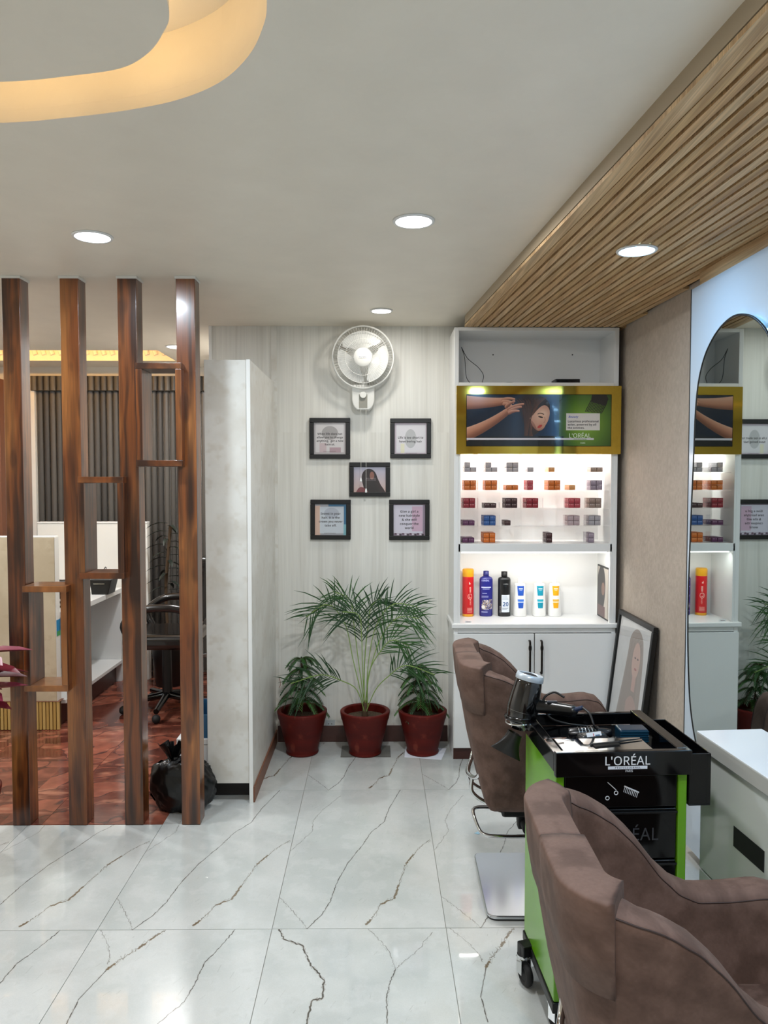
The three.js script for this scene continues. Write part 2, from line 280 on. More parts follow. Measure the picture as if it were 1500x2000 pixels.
{
  const SL = .0733, xL = d => .478 + SL * (4.187 - d), dB = 4.187;
  mesh('soffit_board', slab([[xL(dB), dB], [xL(-1.5), -1.5], [WX, -1.5], [WX, dB]], SOFFIT + .016, CEIL + .0), mat(0xa8977e, .6), soffit);
  mesh('soffit_backing', slab([[xL(dB) + .03, dB], [xL(-1.5) + .03, -1.5], [WX - .002, -1.5], [WX - .002, dB]], SOFFIT + .012, SOFFIT + .0159), M.oakGap, soffit);
  const pitch = .0372, w = .0262; let k = 0;
  for (let x = .478; x < WX - .012; x += pitch, k++) {
    const wid = k === 0 ? .040 : w, xx = k === 0 ? x : x + .006;
    const dEnd = Math.max(-1.5, dB - (WX - .002 - xx - wid) / SL);
    const g = slab([[xx, dB], [xx + wid, dB], [xx + wid + SL * (dB - dEnd), dEnd], [xx + SL * (dB - dEnd), dEnd]], SOFFIT, SOFFIT + .0119);
    mesh('slat', metric(g), M.oak[k % 3], soffit);
  }
}

// ---------------------------------------------------------------- lamps
function downlight(x, d, y, label, color, L = LAMP, r = .062) {
  const t = thing('downlight', label, 'ceiling light', 'recessed ceiling lights', V3(x, y, -d));
  mesh('rim', lathe([[r, -.006], [r + .008, -.006], [r + .010, -.002], [r + .010, 0], [r, 0], [r, -.006]], 40), M.white, t);
  const g = new THREE.CircleGeometry(r, 40); g.rotateX(Math.PI / 2); g.translate(0, -.004, 0);
  mesh('lens', g, new THREE.MeshStandardMaterial({ color: 0xffffff, emissive: color, emissiveIntensity: 6, roughness: .4 }), t);
  const l = new THREE.RectAreaLight(color, L, r * 1.75, r * 1.75); l.position.set(0, -.008, 0); l.rotation.x = -Math.PI / 2; l.name = 'downlight_light'; t.add(l);
}
downlight(-1.03, 2.84, CEIL, 'cool white round downlight in the ceiling ahead of the wooden posts', new THREE.Color().setRGB(.76, .89, 1), LAMP * .62);
downlight(.128, 2.66, CEIL, 'large round downlight in the middle of the plain ceiling', COOL);
downlight(.027, 4.06, CEIL, 'small round downlight above the wall fan', NEUTRAL, LAMP * .24, .05);
downlight(.935, 2.785, SOFFIT, 'round downlight set in the oak slat ceiling', BLUE, LAMP * .14);
downlight(-1.33, 5.17, CEIL, 'far downlight seen between the two right wooden posts', COOL);
downlight(.935, 1.15, SOFFIT, 'slat ceiling downlight over the near styling chair, out of view', BLUE, LAMP * .36);
downlight(.13, .6, CEIL, 'downlight above the viewer, out of view', COOL);
downlight(.13, -1.5, CEIL, 'downlight behind the viewer, out of view', COOL, LAMP * .7);
downlight(-1.6, -1.9, CEIL, 'downlight behind the viewer on the left, out of view', COOL, LAMP * .7);
downlight(-2.6, 2.84, CEIL, 'downlight left of the wooden posts, out of view', COOL);
downlight(-2.5, 4.3, CEIL, 'downlight above the reception desk, out of view', COOL);
{ // warm strip on the cove island, hidden behind its edge
  const t = thing('cove_light_strip', 'warm light strip glowing inside the rounded ceiling cove', 'light strip');
  const o = offset(islO, -sg * .03); mesh('strip', ringG(o, offset(o, -sg * .012), 2.4752, 2.485), M.glow(WARM.clone().multiplyScalar(2.9)), t);
  const cl = new THREE.CatmullRomCurve3(o.map(p => V3(p[0], 0, p[1])), true); for (let i = 0; i < 30; i++) { const q = cl.getPointAt(i / 30), p = [q.x, q.z], l = new THREE.PointLight(WARM, .012); l.position.set(p[0], 2.505, -p[1]); l.shadow.radius = 1; l.name = 'cove_light'; t.add(l); }
  const u = thing('recess_light_strip', 'warm light strip in the ceiling recess over the reception', 'light strip');
  box('strip', u, M.glow(new THREE.Color(2.4, 1.3, .35)), -3.15, -1.55, CEIL + .06, CEIL + .068, -5.345, -5.338, 0);
  const l = new THREE.RectAreaLight(new THREE.Color().setRGB(1, .52, .13), 34, 1.6, .02); l.position.set(-2.35, CEIL + .075, -5.352); l.lookAt(-2.35, CEIL + .11, -5.8); l.name = 'recess_light'; u.add(l);
}

// ---------------------------------------------------------------- wooden post screen
{
  const t = thing('post_screen', 'dark walnut screen of four floor-to-ceiling posts with box frames between them', 'room divider', null, V3(0, 0, 0));
  const F = -3.385, B = -3.472, X = [[12, 47], [124, 160], [235, 272], [348, 385]].map(([a, b]) => [at(a, 1000, 3.385).x, at(b, 1000, 3.385).x]);
  for (const [a, b] of X) { const p = box('post', t, M.walnut, a, b, .001, CEIL - .001, F, B, .003); box('cap_strip', p, M.whiteMatt, a - .004, b + .004, CEIL - .012, CEIL - .0005, F + .004, B - .004, .001); }
  const frame = (px0, px1, py0, py1) => {
    const f = 3.335, a = at(px0, py0, f), b = at(px1, py1, f), k = .027, z0 = -f, z1 = -f - .15;
    const g = new THREE.Group(); g.name = 'box_frame'; t.add(g);
    const h = (y0, y1, n) => box(n, g, M.walnutFlat, a.x, b.x, y0, y1, z0, z1, .002);
    h(a.y - k, a.y, 'top_board'); h(b.y, b.y + k, 'bottom_board');
    box('side_board', g, M.walnut, a.x, a.x + k, b.y + k, a.y - k, z0, z1, .002); box('side_board', g, M.walnut, b.x - k, b.x, b.y + k, a.y - k, z0, z1, .002);
  };
  frame(264, 356, 708, 911); frame(151, 243, 931, 1131); frame(43, 133, 1145, 1351);
}

// ---------------------------------------------------------------- product cabinet
const CAB = 4.187;
const cY = py => at(1040, py, CAB).y, cX = px => at(px, 1000, CAB).x;
{
  const t = thing('product_cabinet', 'white built-in display cabinet with lit shelves, countertop and two lower doors', 'cabinet');
  const x0 = .424, x1 = 1.318, f = -CAB, b = -BACK + .001, top = SOFFIT - .002, W = M.white, s = .024;
  const yN = cY(747), yBan = cY(888), ySw = cY(1062), yBt = cY(1078), yCt = cY(1217), yCb = cY(1226), yDb = cY(1460);
  box('side_panel', t, W, x0, x0 + s, .0, top, f, b, .002); box('side_panel', t, W, x1 - s, x1, .0, top, f, b, .002);
  box('top_panel', t, W, x0 + s, x1 - s, top - .018, top, f, b, .001);
  box('back_panel', t, mat(0xf0efec, .5), x0 + s, x1 - s, .09, top - .018, b + .012, b, 0);
  box('fixed_shelf', t, W, x0 + s, x1 - s, yN - .02, yN, f, b + .012, .002);
  box('fixed_shelf', t, W, x0 + s, x1 - s, yBt, ySw, f, b + .012, .002);
  box('countertop', t, W, x0 - .012, x1 + .012, yCb, yCt, f + .022, b + .012, .005);
  box('face_rail', t, W, x0 + s, x1 - s, yCb - .028, yCb, f, f - .02, .002);
  for (const [a, c] of [[x0 + s, x0 + s + .012], [x1 - s - .012, x1 - s]]) box('inner_jamb', t, W, a, c, yCt, yN - .02, f, f - .02, .001);
  const xm = cX(1045), yd = yCb - .03;
  const dr = (a, c, hx) => {
    const d = box('door', t, W, a, c, yDb + .004, yd, f + .018, f, .003);
    const y0 = cY(1312), y1 = cY(1250), z = f + .018;
    mesh('handle', merge([tubeG([V3(hx, y1, z), V3(hx, y1, z + .022), V3(hx, y1 - .03, z + .026), V3(hx, (y0 + y1) / 2, z + .026), V3(hx, y0 + .02, z + .026), V3(hx, y0, z + .022), V3(hx, y0, z)], .0058, 40, 8), new THREE.SphereGeometry(.011, 12, 8).scale(.8, 1.9, .8).translate(hx, y1 - .035, z + .026)]), mat(0x1d1712, .3, { metalness: .6 }), d);
  };
  dr(x0 + .002, xm - .0025, cX(1034.5)); dr(xm + .0025, x1 - .002, cX(1057.5));
  box('plinth', t, M.skirt, x0 + .001, x1 - .001, 0, yDb, f + .003, f - .012, .001);
  box('carcass_base', t, W, x0 + s, x1 - s, yDb, yDb + .018, f - .001, b + .012, 0);
  for (const px of [963, 1118]) { const q = at(px, 693, 4.4665); mesh('screw_hole', new THREE.CylinderGeometry(.004, .004, .0008, 12).rotateX(Math.PI / 2).translate(q.x, q.y, b + .0126), M.black, t); }
  // clear shelves and dividers for the cartons
  const sx0 = x0 + s + .001, sx1 = x1 - s - .001, zb = b + .013, zf = f - .06;
  const rowY = [921, 956, 991, 1025].map(p => at(1040, p + 1, CAB + .08).y);
  for (const y of rowY) box('clear_shelf', t, M.acrylic, sx0, sx1, y - .004, y, zf, zb, 0);
  for (let i = 1; i < 7; i++) { const x = sx0 + (sx1 - sx0) * i / 7 - .006; box('clear_divider', t, M.acrylic, x - .0015, x + .0015, ySw + .001, yBan + .03, zf, zb, 0); }
  // light strips in the two lit bays
  for (const [y, L, n, q] of [[yBan + .06, 150, 'shelf_light', .19], [yBt - .0005, 42, 'shelf_light', 0]]) {
    box('light_rail', t, M.white, sx0, sx1, y, y + .01, f - .028 - q, f - .044 - q, 0); box(n, t, M.glow(new THREE.Color(3, 3, 2.9)), sx0 + .02, sx1 - .02, y - .008, y, f - .03 - q, f - .042 - q, 0);
    const l = new THREE.RectAreaLight(NEUTRAL, L, sx1 - sx0 - .04, .012); l.position.set((sx0 + sx1) / 2, y - .009, f - .036 - q); l.lookAt((sx0 + sx1) / 2, y - .3, f - .12 - q); l.name = 'shelf_light_source'; t.add(l);
  }
  // cartons: one row per shelf: column, colour, arrangement (cells 0,1 bottom; 2,3 top)
  const C = { g: ['pale grey', '#a09a9e'], o: ['orange', '#c86412'], l: ['light orange', '#cf8d4e'], r: ['crimson', '#8c1a26'], d: ['dark brown', '#3b1c1c'], p: ['purple', '#5b2a50'], b: ['blue', '#27508c'], m: ['mauve grey', '#8f7f8c'], k: ['rose red', '#ab3a44'], w: ['brown grey', '#8a7468'], n: ['pinkish grey', '#b09a9c'] };
  const cm = {}; for (const [k, [, hex]] of Object.entries(C)) cm[k] = mat(0xffffff, .45, { map: canvasTex(64, 52, (g) => { g.fillStyle = hex; g.fillRect(0, 0, 64, 52); g.fillStyle = 'rgba(255,250,245,.55)'; for (let i = 0; i < 3; i++) { g.fillRect(9 + i * 17, 12, 9, 6); g.fillRect(10 + i * 17, 24, 7, 3); } g.strokeStyle = 'rgba(30,15,15,.35)'; g.lineWidth = 3; g.strokeRect(0, 0, 64, 52); }) });
  const rows = [
    [[0, 'g', '012'], [1, 'g', '012'], [2, 'g', '0123'], [3, 'g', '0'], [4, 'l', '0'], [6, 'w', '01']],
    [[0, 'o', '0123'], [1, 'o', '0123'], [2, 'o', '01'], [3, 'k', '02'], [4, 'o', '0123'], [5, 'l', '0'], [6, 'm', '0123']],
    [[0, 'r', '0123'], [1, 'd', '01'], [2, 'd', '0123'], [3, 'r', '0123'], [5, 'k', '0123'], [6, 'w', '0123']],
    [[0, 'p', '01'], [1, 'b', '0123'], [2, 'd', '0'], [5, 'n', '0123'], [6, 'g', '0123']],
    [[0, 'p', '01'], [1, 'o', '0123'], [4, 'd', '02'], [6, 'm', '02']]];
  const ord = ['top', 'second', 'third', 'fourth', 'bottom'], colN = ['first', 'second', 'third', 'fourth', 'fifth', 'sixth', 'seventh'];
  const left0 = [907, 906.5, 905, 904, 903.5], bw = .0335, bh = .0272, dz = CAB + .075;
  const geo = new RoundedBoxGeometry(bw - .0012, bh - .0008, .11, 1, .0012);
  rows.forEach((row, r) => {
    const y0 = r < 4 ? rowY[r] : ySw;
    for (const [c, k, cells] of row) for (const ch of cells) {
      const i = +ch, cx = i % 2, up = i > 1, n = cells.length;
      const where = n === 1 ? 'single' : n === 2 ? (cells === '02' ? (up ? 'upper' : 'lower') : cx ? 'right' : 'left') : (up ? 'upper ' : 'lower ') + (cx ? 'right' : 'left');
      const m = new THREE.Mesh(geo, cm[k]); m.name = numbered('colour_carton'); m.userData = { label: `${C[k][0]} hair colour carton, ${where} one, ${ord[r]} shelf, ${colN[c]} bay from left`, category: 'carton', group: 'hair colour cartons on the lit shelves' };
      const x = at(left0[r] + c * 41.1, 950, dz).x + bw * (cx + .5);
      m.position.set(x, y0 + bh / 2 + up * bh + .0002, -dz - .055); scene.add(m);
    }
  });
}
{ // advertising banner with gold mirror border
  const a = at(892, 753, 4.16), b = at(1213, 887, 4.16), w = b.x - a.x, h = a.y - b.y;
  const t = thing('advert_banner', 'gold-bordered salon advertisement with long-haired woman and green panel', 'banner', null, V3((a.x + b.x) / 2, (a.y + b.y) / 2, -4.172));
  mesh('gold_board', boxG(-w / 2, w / 2, -h / 2, h / 2, -.006, .006, .001), M.gold, t);
  const tex = canvasTex(1280, 472, (g, W, Hh) => {
    g.fillStyle = '#1a2434'; g.fillRect(0, 0, W, Hh);
    let gr = g.createLinearGradient(560, 0, 760, 0); gr.addColorStop(0, 'rgba(30,50,80,0)'); gr.addColorStop(1, '#2f4f74'); g.fillStyle = gr; g.fillRect(560, 0, 260, 380);
    gr = g.createLinearGradient(790, 0, 960, 0); gr.addColorStop(0, 'rgba(70,110,30,0)'); gr.addColorStop(1, '#5d8a22'); g.fillStyle = gr; g.fillRect(790, 0, 490, Hh);
    gr = g.createRadialGradient(1040, 260, 30, 1040, 260, 330); gr.addColorStop(0, 'rgba(150,190,60,.7)'); gr.addColorStop(1, 'rgba(20,50,10,.75)'); g.fillStyle = gr; g.fillRect(820, 0, 460, Hh);
    g.fillStyle = '#15191d'; g.fillRect(0, 385, 860, 90);
    // hair
    g.fillStyle = '#2b1d18'; g.beginPath(); g.moveTo(430, 40); g.bezierCurveTo(560, -30, 700, -10, 735, 90); g.bezierCurveTo(745, 190, 700, 250, 650, 330); g.bezierCurveTo(600, 390, 540, 400, 500, 385); g.bezierCurveTo(540, 300, 470, 160, 430, 40); g.fill();
    for (let i = 0; i < 70; i++) { g.strokeStyle = `rgba(${90 + i},${56 + i * .5},${40 + i * .3},.28)`; g.lineWidth = 2; g.beginPath(); g.moveTo(430 + i * 3, 30 + (i % 9) * 3); g.bezierCurveTo(500 + i * 2, 120, 520 + i, 250, 510 + i * .8, 380); g.stroke(); }
    // face
    { const q = g.createRadialGradient(680, 170, 10, 650, 220, 170); q.addColorStop(0, '#dcb49c'); q.addColorStop(.55, '#c08d76'); q.addColorStop(1, '#7a4c3e'); g.fillStyle = q; } g.beginPath(); g.moveTo(690, 95); g.bezierCurveTo(735, 105, 745, 160, 728, 215); g.bezierCurveTo(722, 250, 700, 275, 690, 300); g.bezierCurveTo(670, 330, 640, 345, 612, 322); g.bezierCurveTo(575, 290, 565, 240, 560, 215); g.bezierCurveTo(600, 180, 640, 100, 690, 95); g.fill();
    g.fillStyle = 'rgba(90,50,40,.35)'; g.beginPath(); g.ellipse(585, 285, 22, 60, -.5, 0, 7); g.fill();
    g.strokeStyle = '#3a221c'; g.lineWidth = 7; g.beginPath(); g.moveTo(628, 178); g.quadraticCurveTo(655, 160, 684, 182); g.stroke(); g.fillStyle = '#2a1713'; g.beginPath(); g.ellipse(655, 205, 22, 7, .25, 0, 7); g.fill();
    g.strokeStyle = '#9a6656'; g.lineWidth = 4; g.beginPath(); g.moveTo(690, 205); g.quadraticCurveTo(705, 250, 680, 258); g.stroke(); g.fillStyle = '#b4403c'; g.beginPath(); g.ellipse(648, 292, 24, 12, -.55, 0, 7); g.fill();
    for (let i = 0; i < 46; i++) { g.strokeStyle = `rgba(${44 + i},${28 + i * .6},${22 + i * .4},.55)`; g.lineWidth = 3; g.beginPath(); g.moveTo(560 + i * 3.4, 40 - i * .4); g.bezierCurveTo(600 - i * .3, 120, 560 - i * .6, 220, 540 + i * 1.1, 384); g.stroke(); }
    // arms and hands
    const arm = (p, c, w0, w1) => { const n = 40; for (let i = 0; i <= n; i++) { const u = i / n, x = (1 - u) ** 2 * p[0] + 2 * u * (1 - u) * p[2] + u * u * p[4], y = (1 - u) ** 2 * p[1] + 2 * u * (1 - u) * p[3] + u * u * p[5], r = w0 + (w1 - w0) * u; const q = g.createLinearGradient(x, y - r, x, y + r); q.addColorStop(0, '#d2a086'); q.addColorStop(.6, '#b47a60'); q.addColorStop(1, '#6f4434'); g.fillStyle = q; g.beginPath(); g.ellipse(x, y, r * .9, r, 0, 0, 7); g.fill(); } };
    arm([-20, 70, 160, 80, 330, 60], 0, 66, 34); arm([-30, 375, 180, 300, 370, 145], 0, 62, 30);
    for (const [x0, y0, x1, y1] of [[320, 45, 420, 40], [320, 65, 410, 75], [330, 85, 395, 100], [370, 130, 500, 85], [380, 150, 480, 112], [380, 165, 460, 150], [350, 110, 420, 60]]) arm([x0, y0, (x0 + x1) / 2, (y0 + y1) / 2 - 14, x1, y1], 0, 17, 10);
    g.fillStyle = '#d2ccd0'; g.fillRect(0, 400, 1130, 18);
    // comb
    g.fillStyle = '#121412'; g.beginPath(); g.moveTo(1110, 0); g.lineTo(1240, 0); g.lineTo(1256, 40); g.lineTo(1225, 100); g.lineTo(1100, 62); g.fill(); for (let i = 0; i < 12; i++) { g.save(); g.translate(1050 + i * 13, 150 + i * 1.5); g.rotate(.45); g.fillRect(0, -110, 7, 115); g.restore(); }
    g.fillStyle = 'rgba(226,216,214,.95)'; g.fillRect(882, 170, 300, 158);
    g.fillStyle = '#5560a8'; g.font = 'italic bold 26px sans-serif'; g.fillText('Beauty', 900, 212); g.fillStyle = '#17131a'; g.font = 'bold 25px sans-serif'; g.fillText('Luxurious professional', 896, 254); g.fillText('salon, powered by all', 896, 284); g.fillText('the services.', 896, 314);
    g.fillStyle = '#e8efd8'; g.font = '54px sans-serif'; g.fillText("L'ORÉAL", 905, 396); g.font = '17px sans-serif'; g.fillText('PARIS', 1010, 452); g.fillStyle = '#4a7420'; g.font = 'bold 15px sans-serif'; g.fillText('PROFESSIONNEL', 950, 415);
  });
  const pw = w * .875, ph = h * .745, [pg, pm] = printPlane(pw, ph, tex, .12, { clearcoat: .8, clearcoatRoughness: .03 }); pg.translate(-w * .0, -h * .005, .0066); mesh('printed_sheet', pg, pm, t);
  box('printed_edge', t, M.blackGloss, -pw / 2 - .003, pw / 2 + .003, -ph / 2 - h * .005 - .003, ph / 2 - h * .005 + .003, .006, .0063, 0);
}
{ // things in the open top bay
  const yN = cY(747);
  const b = thing('set_top_box', 'small flat black box standing in the open top bay of the cabinet', 'box', null, V3(cX(1112), yN, -4.3)); mesh('case', boxG(-.068, .068, 0, .028, -.05, .05, .003), M.black, b); mesh('foot_panel', boxG(-.06, .06, .006, .022, .05, .0512, 0), M.blackGloss, b);
  const w = thing('loose_cable', 'thin black cables dangling in the left of the top bay', 'cable'); const z = -4.27, p = (x, y, dz = 0) => V3(cX(x), cY(y), z - dz);
  mesh('cable', tubeG([p(903, 673), p(909, 692), p(914, 735), p(921, 744), p(930, 745)], .0018, 30, 6), M.black, w);
  mesh('cable', tubeG([p(903, 673), p(915, 695), p(938, 715), p(947, 730), p(944, 745)], .0018, 30, 6), M.black, w);
  mesh('cable', tubeG([p(919, 743.5, .03), p(948, 742.5, .03), p(975, 744, .03), p(1003, 742, .03), p(1022, 745, .03)], .0018, 30, 6), M.black, w);
}
// bottles on the countertop
const CT = cY(1217), bd = 4.412;
const bx = px => at(px, 1190, bd).x;
const flatten = (g, sz) => { g.scale(1, 1, sz); return g; };
function labelled(tex, rough = .3) { return mat(0xffffff, rough, { map: tex, clearcoat: .3, clearcoatRoughness: .1 }); }
{
  const t = thing('spray_bottle', 'red cylindrical bottle with yellow cap at the left of the shelf', 'bottle', 'hair products on the countertop', V3(bx(914), CT, -bd)), r = .0325;
  const tex = canvasTex(512, 512, (g, w, h) => {
    g.fillStyle = '#c4181c'; g.fillRect(0, 0, w, h); g.fillStyle = '#e2a021'; g.fillRect(0, h - 34, w, 34); g.strokeStyle = '#f3d9c8'; g.lineWidth = 5; g.beginPath(); g.arc(276, 250, 32, 0, 7); g.stroke(); g.beginPath(); g.moveTo(262, 232); g.lineTo(262, 264); g.lineTo(292, 264); g.stroke();
    g.fillStyle = '#f3d9c8'; g.save(); g.translate(290, 200); g.rotate(-Math.PI / 2); g.font = 'bold 30px sans-serif'; g.fillText('HAIR', 0, 0); g.restore(); g.save(); g.translate(290, 360); g.rotate(-Math.PI / 2); g.font = '24px sans-serif'; g.fillText('COLOR', 0, 0); g.restore(); g.beginPath(); g.moveTo(262, 60); g.lineTo(286, 90); g.lineTo(262, 96); g.fill(); for (let i = 0; i < 4; i++) g.fillRect(236, 400 + i * 16, 80, 4);
  });
  mesh('body', lathe([[0, 0], [r - .002, 0], [r, .003], [r, .228], [r - .001, .230]]), labelled(tex), t);
  mesh('cap', lathe([[r - .001, .230], [r + .0005, .231], [r + .0005, .268], [r - .004, .275], [0, .277]]), mat(0xe7a51c, .3), t);
}
{
  const t = thing('shampoo_bottle', 'cobalt blue bottle with blue screw cap between red and black bottles', 'bottle', 'hair products on the countertop', V3(bx(949), CT, -bd)), r = .038;
  const tex = canvasTex(512, 512, (g, w, h) => {
    g.fillStyle = '#22247e'; g.fillRect(0, 0, w, h); g.fillStyle = '#c9cdf0'; g.font = 'bold 26px sans-serif'; g.textAlign = 'center'; g.fillText('L\'ORÉAL', 240, 66); g.fillRect(186, 136, 130, 12); g.fillRect(206, 160, 90, 6); g.fillRect(200, 214, 60, 6); for (let i = 0; i < 3; i++) g.fillRect(190, 250 + i * 10, 90, 3);
    for (let i = 0; i < 260; i++) { const x = 190 + rnd() * 140, y = 290 + rnd() * 130; g.fillStyle = ['#bfa98a', '#7d6a58', '#e2d8c8', '#4a4050', '#8a93b8'][i % 5]; g.fillRect(x, y, 6 + rnd() * 10, 5 + rnd() * 9); } g.fillStyle = '#e8e6e0'; g.beginPath(); g.arc(214, 390, 24, 0, 7); g.fill(); g.fillStyle = '#c9cdf0'; g.fillRect(190, 450, 80, 8);
  });
  mesh('body', flatten(lathe([[0, 0], [r - .004, 0], [r, .005], [r, .213], [r - .004, .224], [.018, .232], [.0155, .234]]), .62), labelled(tex), t);
  mesh('cap', lathe([[.0155, .234], [.017, .235], [.016, .262], [0, .263]], 24), mat(0x1d1f70, .35), t);
}
{
  const t = thing('developer_bottle', 'black bottle with white label reading 20', 'bottle', 'hair products on the countertop', V3(bx(984.5), CT, -bd)), r = .0365;
  const tex = canvasTex(512, 512, (g, w, h) => {
    g.fillStyle = '#121314'; g.fillRect(0, 0, w, h); g.fillStyle = '#c9cbca'; g.font = '18px sans-serif'; g.fillText('L\'ORÉAL', 236, 100); g.fillStyle = '#dde3ea'; g.fillRect(212, 232, 116, 224); g.fillStyle = '#9aa6b4'; for (let i = 0; i < 5; i++) g.fillRect(222, 244 + i * 12, 60 + i * 6, 4); g.fillStyle = '#1f4f86'; g.font = 'bold 74px sans-serif'; g.fillText('20', 226, 378); g.fillStyle = '#7e8a98'; g.fillRect(222, 400, 80, 8); g.fillRect(222, 416, 60, 5); g.fillStyle = '#a9a5a5'; for (let i = 0; i < 6; i++) g.fillRect(180, 380 + i * 16, 22, 6);
  });
  mesh('body', flatten(lathe([[0, 0], [r - .003, 0], [r, .004], [r, .212], [r - .003, .222], [.02, .228], [.016, .23]]), .75), labelled(tex), t);
  mesh('cap', lathe([[.016, .23], [.018, .231], [.0175, .258], [0, .259]], 24), M.black, t);
}
for (const [px, col, dk, name] of [[1015, '#2456b8', '#3f78d8', 'cobalt blue'], [1053, '#1593ad', '#2aa9bf', 'turquoise'], [1083, '#eca914', '#e6b44e', 'yellow']]) {
  const t = thing('treatment_bottle', `white tapered bottle printed with ${name} wedges`, 'bottle', 'hair products on the countertop', V3(bx(px), CT, -bd));
  const tex = canvasTex(512, 512, (g, w, h) => {
    g.fillStyle = '#e9e9e6'; g.fillRect(0, 0, w, h); const tr = (y0, y1, a, b, c) => { g.fillStyle = c; g.beginPath(); g.moveTo(256 - a, y0); g.lineTo(256 + a, y0); g.lineTo(256 + b, y1); g.lineTo(256 - b, y1); g.fill(); };
    tr(42, 190, 56, 40, col); tr(245, 300, 44, 38, dk); tr(300, 380, 38, 30, col); g.fillStyle = 'rgba(255,255,255,.85)'; g.fillRect(226, 78, 60, 14); g.fillRect(214, 282, 84, 10); g.fillRect(236, 104, 40, 6);
  });
  mesh('body', lathe([[0, 0], [.036, 0], [.038, .005], [.037, .06], [.031, .178], [.028, .188], [.014, .191], [.013, .194]]), labelled(tex), t);
  mesh('cap', lathe([[.013, .194], [.015, .195], [.014, .222], [.012, .224], [0, .224]], 24), mat(0xeeeeec, .35), t);
}
{ // leaning portrait card and a loose tag on the countertop
  const t = thing('portrait_card', 'framed dark portrait leaning at the right end of the lit shelf', 'picture', null, V3(0, 0, 0));
  const a = at(1157, 1200, 4.23), b = at(1176, 1200, 4.42);
  const tex = canvasTex(128, 256, (g, w, h) => { g.fillStyle = '#b9b0a4'; g.fillRect(0, 0, w, h); g.fillStyle = '#1b1413'; g.beginPath(); g.ellipse(40, 120, 52, 130, .1, 0, 7); g.fill(); g.fillStyle = '#7c5a4c'; g.beginPath(); g.ellipse(66, 110, 20, 34, .1, 0, 7); g.fill(); g.fillStyle = '#5a3836'; g.fillRect(0, 200, 90, 56); });
  const len = Math.hypot(b.x - a.x, b.z - a.z), g = new THREE.Group(); g.name = 'card_group'; g.position.set((a.x + b.x) / 2 + .03, CT + .1495, (a.z + b.z) / 2); g.rotation.y = Math.PI / 2 * 1 + Math.PI; t.add(g);
  mesh('frame_edge', boxG(-len / 2, len / 2, -.149, .149, -.006, 0, .001), M.black, g); const [pg, pm] = printPlane(len * .9, .28, tex, .3); pg.translate(0, 0, .0006); mesh('portrait_print', pg, pm, g);
  const s = thing('paper_tag', 'tiny white paper tag at the front of the red bottle', 'tag', null, V3(bx(906), CT, -4.2)); mesh('tag', boxG(-.018, .018, 0, .012, -.003, .003, .001), M.white, s); mesh('tag_line', boxG(-.012, .012, .004, .007, .003, .0033, 0), mat(0x70504e, .6), s);
}

// ---------------------------------------------------------------- framed quotes
function quote(px0, px1, py0, py1, label, draw, tilt = 0) {
  const d = BACK - .022, a = at(px0, py0, d), b = at(px1, py1, d), w = b.x - a.x, h = a.y - b.y, k = .026;
  const t = thing('picture_frame', label, 'picture', 'five black frames on the back wall', V3((a.x + b.x) / 2, (a.y + b.y) / 2, -BACK + .002)); t.rotation.z = tilt;
  for (const [x0, x1, y0, y1, n] of [[-w / 2, w / 2, h / 2 - k, h / 2, 'top_rail'], [-w / 2, w / 2, -h / 2, -h / 2 + k, 'bottom_rail'], [-w / 2, -w / 2 + k, -h / 2 + k, h / 2 - k, 'side_rail'], [w / 2 - k, w / 2, -h / 2 + k, h / 2 - k, 'side_rail']]) mesh(n, boxG(x0, x1, y0, y1, 0, .02, .003), M.black, t);
  const [pg, pm] = printPlane(w - 2 * k + .002, h - 2 * k + .002, canvasTex(512, Math.round(512 * (h - 2 * k) / (w - 2 * k)), draw), .5); pg.translate(0, 0, .008); mesh('print', pg, pm, t);
  mesh('glass', new THREE.PlaneGeometry(w - 2 * k + .002, h - 2 * k + .002).translate(0, 0, .0125), M.pane, t);
}
const lines = (g, w, y, ls, size, lh) => { g.fillStyle = '#141014'; g.font = `bold ${size}px sans-serif`; g.textAlign = 'center'; ls.forEach((l, i) => g.fillText(l, w / 2, y + i * lh)); };
const soft = (g, x, y, rx, ry, c) => { g.fillStyle = c; g.beginPath(); g.ellipse(x, y, rx, ry, 0, 0, 7); g.fill(); };
quote(604, 684, 816, 896, 'upper left black frame quoting when life does not allow change', (g, w, h) => { g.fillStyle = '#b9b3b4'; g.fillRect(0, 0, w, h); g.fillStyle = '#d6d2d2'; g.fillRect(26, 26, w - 60, h - 60); soft(g, w / 2, 170, 130, 110, '#a9a5a5'); g.fillStyle = '#c9b6ba'; g.fillRect(90, 330, 110, 150); g.fillStyle = '#b59aa2'; g.fillRect(250, 400, 180, 80); lines(g, w, 200, ['When life does not', 'allow you to change', 'anything,  get a new', 'haircut.'], 44, 56); g.fillStyle = '#4a4044'; g.fillRect(150, 462, 200, 4); });
quote(762, 842, 817, 895, 'upper right black frame quoting life is too short', (g, w, h) => { g.fillStyle = '#c9bcc6'; g.fillRect(0, 0, w, h); g.fillStyle = '#dedbdf'; g.fillRect(30, 30, w - 50, h - 50); soft(g, w / 2, 250, 90, 150, '#bdbdbe'); g.fillStyle = '#e4e0c6'; g.fillRect(100, 330, 60, 150); lines(g, w, 250, ['Life is too short to', 'have boring hair'], 46, 60); g.fillStyle = '#6a6068'; g.fillRect(180, 478, 180, 4); });
